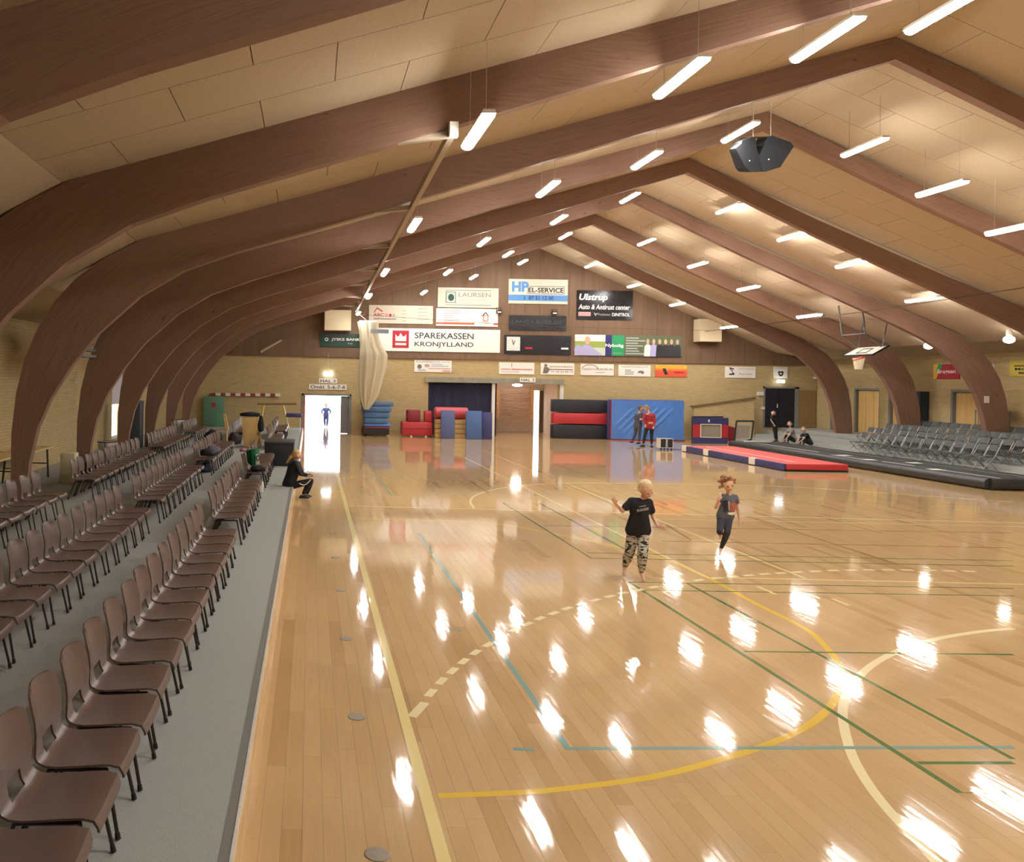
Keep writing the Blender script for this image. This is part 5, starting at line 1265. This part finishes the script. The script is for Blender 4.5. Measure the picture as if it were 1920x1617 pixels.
def person(label, J, S, face, vox=.008, skin=None, up=None, top=None, sleeve=.55, bottom=None, leg_to=.95, shoes=None, hair=None, hair_kind='short', smile=False, wide=1.0, group=None, baggy=1.0, gaze=None, hem=.022):
    """J joints in world space; S body scale (1 = adult); face = facing direction of the head"""
    skin = skin or M_skin
    J = {k: Vector(v) for k, v in J.items()}
    f = Vector(face).normalized(); hd = J['head']; u = (Vector(up) if up else (hd-J['neck'])).normalized()
    rgt = f.cross(u).normalized(); f = u.cross(rgt).normalized()
    hs = S['head']; b = S['body']
    base = Vector((J['pel'].x, J['pel'].y, min(J['lt'].z, J['rt'].z)-.02))
    P = thing('person', label, 'person', base, group=group)
    chest = (J['ls']+J['rs'])/2; pel = J['pel']; waist = chest.lerp(pel, .62)
    bf = Vector(J.get('front', f)); bf.normalize()
    sh = .052*b; 
    def torso(q, g, low=True):
        c1 = chest.lerp(pel, .22)
        q.h((J['ls'], (sh+g)), (J['rs'], (sh+g)), (c1+bf*.035*b, .095*b*wide+g), (c1-bf*.035*b, .095*b*wide+g), (waist, .10*b*wide+g))
        if low: q.h((waist, .10*b*wide+g), (J['lh'], .085*b+g), (J['rh'], .085*b+g), (pel, .10*b*wide+g))
    def arm(q, s_, g, t=1.0):
        a, e, w = J[s_+'s'], J[s_+'e'], J[s_+'w']
        if t <= .6:
            p = a.lerp(e, t/.6); q.h((a, .048*b+g), (p, .046*b+g*1.5))
        else:
            q.h((a, .045*b+g), (e, .036*b+g)); k = (t-.6)/.4; q.h((e, .036*b+g), (e.lerp(w, k), (.036-.011*k)*b+g))
    def leg(q, s_, g, t=1.0):
        h_, k, a = J[s_+'h'], J[s_+'k'], J[s_+'a']
        q.h((h_, .085*b+min(g, .016)), (k, .054*b+g))
        kk = max(0, min(1, (t-.5)/.5))
        q.h((k, .054*b+g), (k.lerp(a, .45*kk), .052*b+g)); q.h((k.lerp(a, .45*kk), .052*b+g), (k.lerp(a, kk), (.034*b if kk > .8 else .05*b)+g*.6))
    q = Parts()
    # head, jaw, nose, ears, neck
    q.h((hd+u*.02*hs, .098*hs), (hd-f*.03*hs+u*.025*hs, .092*hs), (hd+f*.03*hs-u*.075*hs, .052*hs), (hd+f*.045*hs-u*.01*hs, .07*hs))
    q.h((hd+f*.112*hs-u*.03*hs, .016*hs), (hd+f*.095*hs+u*.01*hs, .012*hs))
    for sg in (1, -1): q.h((hd+rgt*sg*.098*hs-u*.012*hs-f*.01*hs, .022*hs), (hd+rgt*sg*.09*hs+u*.02*hs-f*.012*hs, .02*hs))
    q.h((J['neck'], .05*b), (hd-u*.07*hs-f*.012*hs, .045*b)); q.h((J['neck'], .05*b), (chest, .06*b))
    torso(q, 0)
    for s_ in ('l', 'r'):
        arm(q, s_, 0); leg(q, s_, 0)
        a, t = J[s_+'a'], J[s_+'t']
        d = (t-a); q.h((a, .032*b), (a+Vector((0,0,-.02))+(-d*.15 if d.length else d), .03*b)); q.h((a.lerp(t, .15), .03*b), (t, .024*b)); q.h((t, .022*b), (t+d.normalized()*.012 if d.length else t, .018*b))
        # hand: palm, four fingers, thumb
        w = J[s_+'w']; hdv = J[s_+'hand'] if s_+'hand' in J else w+(w-J[s_+'e']).normalized()*.1
        fd = (hdv-w).normalized(); L = .17*b
        sd = fd.cross(Vector((0, 1, 0)));  sd = sd.normalized() if sd.length > .1 else Vector((1,0,0)); nn = sd.cross(fd).normalized()
        q.h((w, .022*b), (w+fd*L*.42+sd*.024*b, .014*b), (w+fd*L*.42-sd*.024*b, .014*b))
        for k in range(4):
            o_ = (k-1.5)*.0165*b; ln = (.40, .46, .43, .33)[k]*L
            p0 = w+fd*L*.42+sd*o_; p1 = p0+(fd+sd*(k-1.5)*.10).normalized()*ln*.55+nn*.006; p2 = p1+(fd+nn*.35+sd*(k-1.5)*.1).normalized()*ln*.45
            q.h((p0, .0095*b), (p1, .0085*b)); q.h((p1, .0085*b), (p2, .007*b))
        sg = 1 if s_ == 'l' else -1
        p0 = w+fd*L*.15+sd*sg*.022*b; p1 = p0+(fd*.6+sd*sg*.8).normalized()*.035*b; q.h((p0, .012*b), (p1, .0095*b)); p2 = p1+(fd*.9+sd*sg*.35).normalized()*.03*b; q.h((p1, .0095*b), (p2, .008*b))
    remesh(q.m, vox).build('body', skin, P, True)
    if top:
        q = Parts(); torso(q, .016, True)
        hz = pel.lerp(waist, -.05)
        q.h((chest.lerp(pel, .3), .105*b*wide+.018), (J['lh'].lerp(J['ls'], .12), .088*b+hem), (J['rh'].lerp(J['rs'], .12), .088*b+hem))
        for s_ in ('l', 'r'): arm(q, s_, .014, sleeve)
        remesh(q.m, vox*1.2).build('top', top, P, True)
    if bottom:
        q = Parts(); q.h((J['lh'], .088*b+.012), (J['rh'], .088*b+.012), (pel, .105*b*wide+.010))
        for s_ in ('l', 'r'): leg(q, s_, .014*baggy, leg_to)
        remesh(q.m, vox*1.2).build('trousers', bottom, P, True)
    if shoes:
        for s_ in ('l', 'r'):
            q = Parts(); a, t = J[s_+'a'], J[s_+'t']; d = t-a; d.z = 0; d = d.normalized() if d.length > .01 else Vector((0,-1,0))
            z0 = min(a.z-.05*b, t.z-.005)
            hl = Vector((a.x, a.y, z0+.035*b))-d*.05*b; q.h((hl, .04*b), (Vector((t.x, t.y, z0+.028*b)), .033*b), (a+Vector((0,0,-.01)), .036*b))
            remesh(q.m, vox*1.2).build('shoe', shoes, P, True)
    if hair:
        q = Parts(); rnd_ = random.Random(5)
        q.h((hd-f*.030*hs+u*.045*hs, .104*hs), (hd-f*.045*hs-u*.0*hs, .098*hs))
        if hair_kind == 'curly':
            for k in range(46):
                d = Vector((rnd_.uniform(-1,1), rnd_.uniform(-1,1), rnd_.uniform(-1,1))).normalized()
                if d.dot(f) > .45 and d.dot(u) < .75: continue
                if d.dot(u) < -.45: continue
                p = hd-f*.02*hs+u*.035*hs+d*.105*hs+rgt*.02*hs*d.dot(rgt); q.h((p, .026*hs), (p+d*.03*hs+rgt*.03*hs*rnd_.uniform(-.6,1), .017*hs))
        if hair_kind == 'tail':
            p = hd-f*.12*hs-u*.01*hs; tl = J.get('tail'); q.h((p, .035*hs), (p.lerp(tl, .3), .05*hs)); q.h((p.lerp(tl, .3), .05*hs), (tl, .03*hs))
        o = remesh(q.m, vox).build('hair', hair, P, True)
    for sg in (1, -1):
        MB().ball(hd+f*.098*hs+rgt*sg*.036*hs+u*.008*hs, .011*hs, 2, (1.2,1,.6)).build('eye', M_eye, P, True)
        a = hd+f*.105*hs+rgt*sg*.022*hs+u*.032*hs; c = hd+f*.096*hs+rgt*sg*.055*hs+u*.03*hs
        if hair: MB().tube([a, c], .005*hs, 5).build('eyebrow', hair, P)
    mth = [hd+f*(.092-.012*abs(k)**2)*hs+rgt*k*.034*hs-u*(.084-.016*k*k)*hs for k in (-1, -.5, 0, .5, 1)]
    MB().tube(mth, .0055*hs, 6).build('mouth', M_lip, P)
    if smile: MB().tube([p+f*.003*hs+u*.004*hs for p in mth[1:4]], .0045*hs, 6).build('teeth', M_teeth, P)
    return P
def PJ(Y0, ox, oy, sc, d):
    """joints given as pixels of a crop (origin, scale) with a depth offset"""
    return {k: at(ox+v[0]/sc, oy+v[1]/sc, Y0+v[2]) for k, v in d.items()}
M_tee = mat('black_tee', (26, 27, 34), .8, var=.15, scale=12); M_pants, nt, bb = new_mat('tiger_trousers'); MATS['tiger'] = M_pants
g = nt.nodes.new('ShaderNodeNewGeometry'); mp_ = nt.nodes.new('ShaderNodeMapping'); mp_.inputs['Scale'].default_value = (9, 9, 26); mp_.inputs['Rotation'].default_value = (0, .35, 0)
nt.links.new(g.outputs['Position'], mp_.inputs[0]); nz = nt.nodes.new('ShaderNodeTexNoise'); nz.inputs['Scale'].default_value = 1.6; nz.inputs['Detail'].default_value = 1.5; nt.links.new(mp_.outputs[0], nz.inputs[0])
rp = nt.nodes.new('ShaderNodeValToRGB'); rp.color_ramp.elements[0].position = .44; rp.color_ramp.elements[1].position = .47; rp.color_ramp.elements[0].color = (*lin((30,30,32)), 1); rp.color_ramp.elements[1].color = (*lin((190,184,172)), 1)
nt.links.new(nz.outputs[0], rp.inputs[0]); nt.links.new(rp.outputs[0], bb.inputs['Base Color']); bb.inputs['Roughness'].default_value = .85
# boy running towards the camera
YB_ = 12.45
J = PJ(YB_, 1120, 860, 6.4, dict(head=(585,375,-.08), neck=(555,478,0), ls=(622,528,0), rs=(408,512,0), le=(662,690,.02), lw=(728,815,-.10), lhand=(790,830,-.16), re=(300,632,.0), rw=(222,545,-.10), rhand=(190,475,-.14),
    pel=(488,870,.03), lh=(548,905,.03), rh=(425,905,.03), lk=(545,1130,-.10), la=(528,1375,-.03), lt=(560,1462,-.16), rk=(392,1110,.06), ra=(325,1305,.24), rt=(318,1392,.12)))
J['front'] = Vector((.05, -1, 0))
boy = person('barefoot boy in black T-shirt and tiger-striped trousers running with one hand raised', J, dict(head=.98, body=.84), (.32, -1, -.42), .0065, top=M_tee, sleeve=.36, bottom=M_pants, leg_to=.93, hair=mat('blond_hair', (214,188,146), .6, var=.12, scale=60), smile=True, baggy=2.0, wide=1.12, hem=.034)
def kid(P, n): return next(c for c in P.children if c.name.split('.')[0] == n)
def front_y(o, x, z, w=.03):
    l = [v.co.y for v in o.data.vertices if abs(v.co.x+o.parent.location.x-x) < w and abs(v.co.z+o.parent.location.z-z) < w]
    return (min(l) if l else 0)+o.parent.location.y
def print_on(parent, txt, c, w, h, m, tilt=0.0, off=0.0):
    vs, fs = text_mesh(txt, .03); x0, x1 = min(p.x for p in vs), max(p.x for p in vs); y0, y1 = min(p.y for p in vs), max(p.y for p in vs)
    q = []
    for p in vs:
        a = (p.x-x0)/(x1-x0)-.5; b_ = (p.y-y0)/(y1-y0)-.5
        q.append(Vector((c.x+a*w, c.y+off+.9*(a*w)**2, c.z+b_*h+a*w*tilt)))
    MB().add(q, fs).build('shirt_print', m, parent)
I_sw = mat('print_shirt', (190,190,184), .7)
pc = at(1120+505/6.4, 860+590/6.4, YB_)
fy = front_y(kid(boy, 'top'), pc.x, pc.z, .05)
print_on(boy, 'THE MORE', Vector((at(1120+500/6.4, 860+560/6.4, YB_).x, fy-.006, at(1199, 860+558/6.4, YB_).z)), .10, .018, I_sw, .22)
print_on(boy, 'ROARER', Vector((at(1120+508/6.4, 860+598/6.4, YB_).x, fy-.006, at(1199, 860+598/6.4, YB_).z)), .17, .038, I_sw, .2)
# girl running behind him
YG = 14.3
J = PJ(YG, 1120, 860, 6.4, dict(head=(1565,312,-.06), neck=(1578,418,0), ls=(1652,468,0), rs=(1512,462,0), le=(1682,608,.03), lw=(1708,725,0), lhand=(1716,790,-.03), re=(1422,590,-.04), rw=(1462,492,-.16), rhand=(1475,430,-.16),
    pel=(1532,690,.02), lh=(1572,715,.02), rh=(1490,715,.02), lk=(1562,885,-.12), la=(1482,1085,.02), lt=(1470,1148,-.10), rk=(1468,875,-.14), ra=(1470,905,.22), rt=(1475,960,.32)))
J['front'] = Vector((-.05, -1, 0))
M_gt, nt, bb = new_mat('grey_print_tee'); bb.inputs['Roughness'].default_value = .85; bb.inputs['Base Color'].default_value = (*lin((96,98,108)), 1)
girl = person('curly-haired girl in grey printed T-shirt and dark jeans running on one leg', J, dict(head=.94, body=.76), (-.10, -1, -.05), .0065, top=M_gt, sleeve=.2, bottom=mat('dark_jeans', (52,54,64), .8, var=.15), leg_to=.95, hair=mat('auburn_hair', (146,100,68), .6, var=.2, scale=60), hair_kind='curly', smile=True, baggy=.7)
for (poly, m_, nm) in (([(1555,520),(1640,520),(1628,640),(1565,625)], mat('print_coral', (176,104,86), .8), 'shirt_print'), ([(1540,640),(1632,635),(1620,668),(1575,672),(1535,660)], mat('print_pale', (196,190,184), .8), 'shirt_print'), ([(1530,500),(1552,505),(1560,640),(1540,600)], mat('print_light', (170,168,166), .8), 'shirt_print'), ([(1480,500),(1530,490),(1540,610),(1490,640)], mat('print_char', (52,48,54), .8), 'shirt_print')):
    n = 7; pts = [at(1120+x/6.4, 860+y/6.4, YG) for x, y in poly]
    vv = [Vector((p.x, front_y(kid(girl, 'top'), p.x, p.z)-.006, p.z)) for p in pts]
    c = sum(vv, Vector())/len(vv); c.y = front_y(kid(girl, 'top'), c.x, c.z)-.008
    MB().add(vv+[c], [(i, (i+1) % len(vv), len(vv)) for i in range(len(vv))]).build(nm, m_, girl)
# two adults in front of the blue crash mat
YA_ = 39.0
J = PJ(YA_, 980, 680, 4.8, dict(head=(1090,415,.15), neck=(1082,448,.2), ls=(1100,470,.05), rs=(1045,470,.4), le=(1085,520,-.05), lw=(1112,505,-.1), re=(1038,540,.4), rw=(1068,560,.3), pel=(1060,565,.25), lh=(1080,580,.15), rh=(1045,580,.3), lk=(1078,650,.1), la=(1075,722,.1), lt=(1050,738,.05), rk=(1040,650,.35), ra=(1012,715,.5), rt=(990,728,.45)))
J = {k: v+Vector((-.02,.3,0)) for k, v in J.items()}
J['front'] = Vector((1, -.3, 0))
person('adult in grey T-shirt and dark shorts talking to the one in the red jacket', J, dict(head=1.0, body=1.0), (1, -.35, -.2), .014, skin=M_skin2, top=mat('charcoal_tee', (72,76,90), .8), sleeve=.36, bottom=mat('grey_joggers', (78,78,92), .8), hair=mat('brown_hair', (110,86,66), .7), shoes=M_dark)
J = PJ(YA_, 980, 680, 4.8, dict(head=(1112,412,0), neck=(1130,440,.02), ls=(1098,466,-.1), rs=(1178,470,.05), le=(1092,520,-.2), lw=(1100,555,-.25), re=(1192,530,.0), rw=(1180,575,-.1), pel=(1140,575,.05), lh=(1118,588,0), rh=(1162,588,.05), lk=(1100,660,-.05), la=(1085,738,-.1), lt=(1058,762,-.15), rk=(1160,665,.0), ra=(1160,745,-.05), rt=(1172,765,-.2)))
J['front'] = Vector((-.6, .7, 0))
red = person('adult in red jacket and black trousers standing on the court, back turned', J, dict(head=1.0, body=1.08), (-.8, .2, -.3), .014, skin=M_skin2, top=mat('red_jacket', (160,38,46), .7, var=.12), sleeve=.97, bottom=mat('black_trousers', (24,24,28), .8), hair=mat('fair_hair', (158,124,88), .7), shoes=M_dark, wide=1.05)
for y in (538, 548):
    p = at(980+1142/4.8, 680+y/4.8, YA_); yb = front_y(kid(red, 'top'), p.x, p.z, .06)
    MB().box((p.x-.10, yb-.012, p.z-.012), (p.x+.10, yb+.0, p.z+.012)).build('jacket_print', M_white, red)
p = at(980+1108/4.8, 680+462/4.8, YA_); MB().box((p.x-.06, p.y-.2, p.z-.02), (p.x+.06, p.y-.15, p.z+.02)).build('jacket_print', M_white, red)
# woman sitting on the edge of the tribune
YW = 20.4
J = PJ(YW, 480, 820, 11.55, dict(head=(892,385,.0), neck=(878,490,.02), ls=(905,560,.20), rs=(850,560,-.17), le=(1010,800,.22), lw=(1130,830,.10), lhand=(1190,835,.05), re=(965,800,-.20), rw=(1095,830,-.08), rhand=(1160,835,-.05), pel=(690,1045,.02), lh=(735,1060,.12), rh=(735,1060,-.10), lk=(1190,950,.14), la=(1095,1245,.14), lt=(1190,1315,.14), rk=(1175,960,-.12), ra=(1010,1250,-.10), rt=(1130,1330,-.12), tail=(670,545,.0)))
J['front'] = Vector((1, 0, -.1))
wom = person('woman in black with a blond ponytail sitting on the tribune edge, writing', J, dict(head=.98, body=1.0), (1, .25, -.35), .011, top=M_tee, sleeve=.97, bottom=mat('black_leggings', (24,24,30), .8), shoes=mat('black_shoes', (36,42,42), .6), hair=mat('ash_blond', (196,158,104), .6, var=.15, scale=40), hair_kind='tail', wide=1.35, hem=.03)
pz = [at(480+x/11.55, 820+y/11.55, YW-.20) for x, y in ((940,1000),(985,1028),(1030,1040),(1080,1025),(1130,985),(1190,915))]
MB().tube(pz, .012, 5).build('trouser_print', M_white, wom)
nb_ = at(480+1175/11.55, 820+850/11.55, YW)
mbk = MB().box((-.13, -.16, 0), (.16, .16, .02), Matrix.Translation(nb_+Vector((.03,0,.085))) @ Matrix.Rotation(.12, 4, 'Y'))
tag(recentre(mbk.build('notebook', M_white)), 'white notebook on the knees of the woman in black', 'notebook')
tag(recentre(MB().box((at(520,913,20.4).x, 20.3, HP), (at(526,913,20.4).x+.05, 20.5, HP+.02)).build('paper_sheet', M_white)), 'white paper on the carpet behind the woman in black', 'paper')
# child walking outside the open door
YC = 50.4
J = {}
cx, cz = at(611, 800, YC).x, 0.0
for k, v in dict(head=(0,0,1.30), neck=(0,0,1.16), ls=(.14,0,1.08), rs=(-.14,0,1.08), le=(.27,-.02,.92), lw=(.20,-.08,.78), re=(-.27,-.02,.92), rw=(-.20,-.08,.78), pel=(0,0,.70), lh=(.07,0,.66), rh=(-.07,0,.66), lk=(.09,-.05,.38), la=(.06,0,.07), lt=(.07,-.12,.03), rk=(-.08,.03,.38), ra=(-.05,.1,.08), rt=(-.05,.0,.04)).items(): J[k] = Vector((cx+v[0], YC+v[1], v[2]))
J['front'] = Vector((0,-1,0))
person('child in blue silhouetted against the daylight outside the open door', J, dict(head=.95, body=.82), (0,-1,0), .012, skin=M_skin2, top=mat('blue_top', (70,86,150), .8), sleeve=.97, bottom=mat('blue_trousers', (60,72,130), .8), hair=mat('brown_hair', (110,86,66), .7), shoes=M_dark, baggy=1.6)
# three people busy at the air track
YR = 40.2
J = PJ(YR, 1240, 740, 6.4, dict(head=(1345,262,.05), neck=(1332,292,.05), ls=(1345,305,.15), rs=(1330,300,-.1), le=(1328,350,.2), lw=(1350,395,.2), re=(1315,345,-.2), rw=(1352,398,-.25), pel=(1362,435,.05), lh=(1372,445,.12), rh=(1358,445,-.06), lk=(1375,515,.12), la=(1388,585,.12), lt=(1370,600,.1), rk=(1365,515,-.06), ra=(1372,585,-.06), rt=(1350,600,-.08)))
dz_ = HP*0+.24+.02-min(J['lt'].z, J['rt'].z)
J = {k: v+Vector((0,0,dz_)) for k, v in J.items()}; J['front'] = Vector((-1, -.2, 0))
person('person in dark clothes standing bent over before the black door', J, dict(head=.95, body=.95), (-.6,-.8,-.3), .014, skin=M_skin2, top=M_tee, sleeve=.36, bottom=mat('black_trousers', (24,24,28), .8), hair=mat('black_hair', (40,34,32), .7), shoes=M_dark)
def seated(X, Y, zf, head_dx, lab, tops, hairm, fc, s=.8, lean=-.15):
    d = dict(head=(lean*1.3,0,.72), neck=(lean*1.1,0,.58), ls=(lean,.15,.52), rs=(lean,-.15,.52), le=(lean-.18,.17,.34), lw=(lean-.30,.12,.2), re=(lean-.18,-.2,.34), rw=(lean-.34,-.2,.2), pel=(0,0,.12), lh=(-.04,.09,.12), rh=(-.04,-.09,.12), lk=(-.36,.14,.3), la=(-.42,.12,.07), lt=(-.54,.12,.04), rk=(-.36,-.16,.3), ra=(-.42,-.14,.07), rt=(-.54,-.14,.04))
    J = {k: Vector((X+v[0], Y+v[1], zf+v[2]*s/.8)) for k, v in d.items()}; J['front'] = Vector((-1,-.2,0))
    return person(lab, J, dict(head=.95, body=.8), fc, .012, skin=M_skin2, top=tops, sleeve=.3, bottom=mat('black_trousers', (24,24,28), .8), hair=hairm, shoes=M_dark)
p = at(1492, 815, 38.9)
seated(22.15, 38.95, .24, 0, 'child in pale grey top sitting on the tribune step, looking at the camera', mat('pale_grey_top', (138,134,128), .8), mat('light_brown_hair', (150,112,80), .7), (-.5,-1,-.1), 1.0, -.2)
seated(22.25, 37.9, .24, 0, 'child in black sleeveless top crouching beside the air track', M_tee, mat('fair_hair', (158,124,88), .7), (-.6,-.8,-.4), .8, -.25)
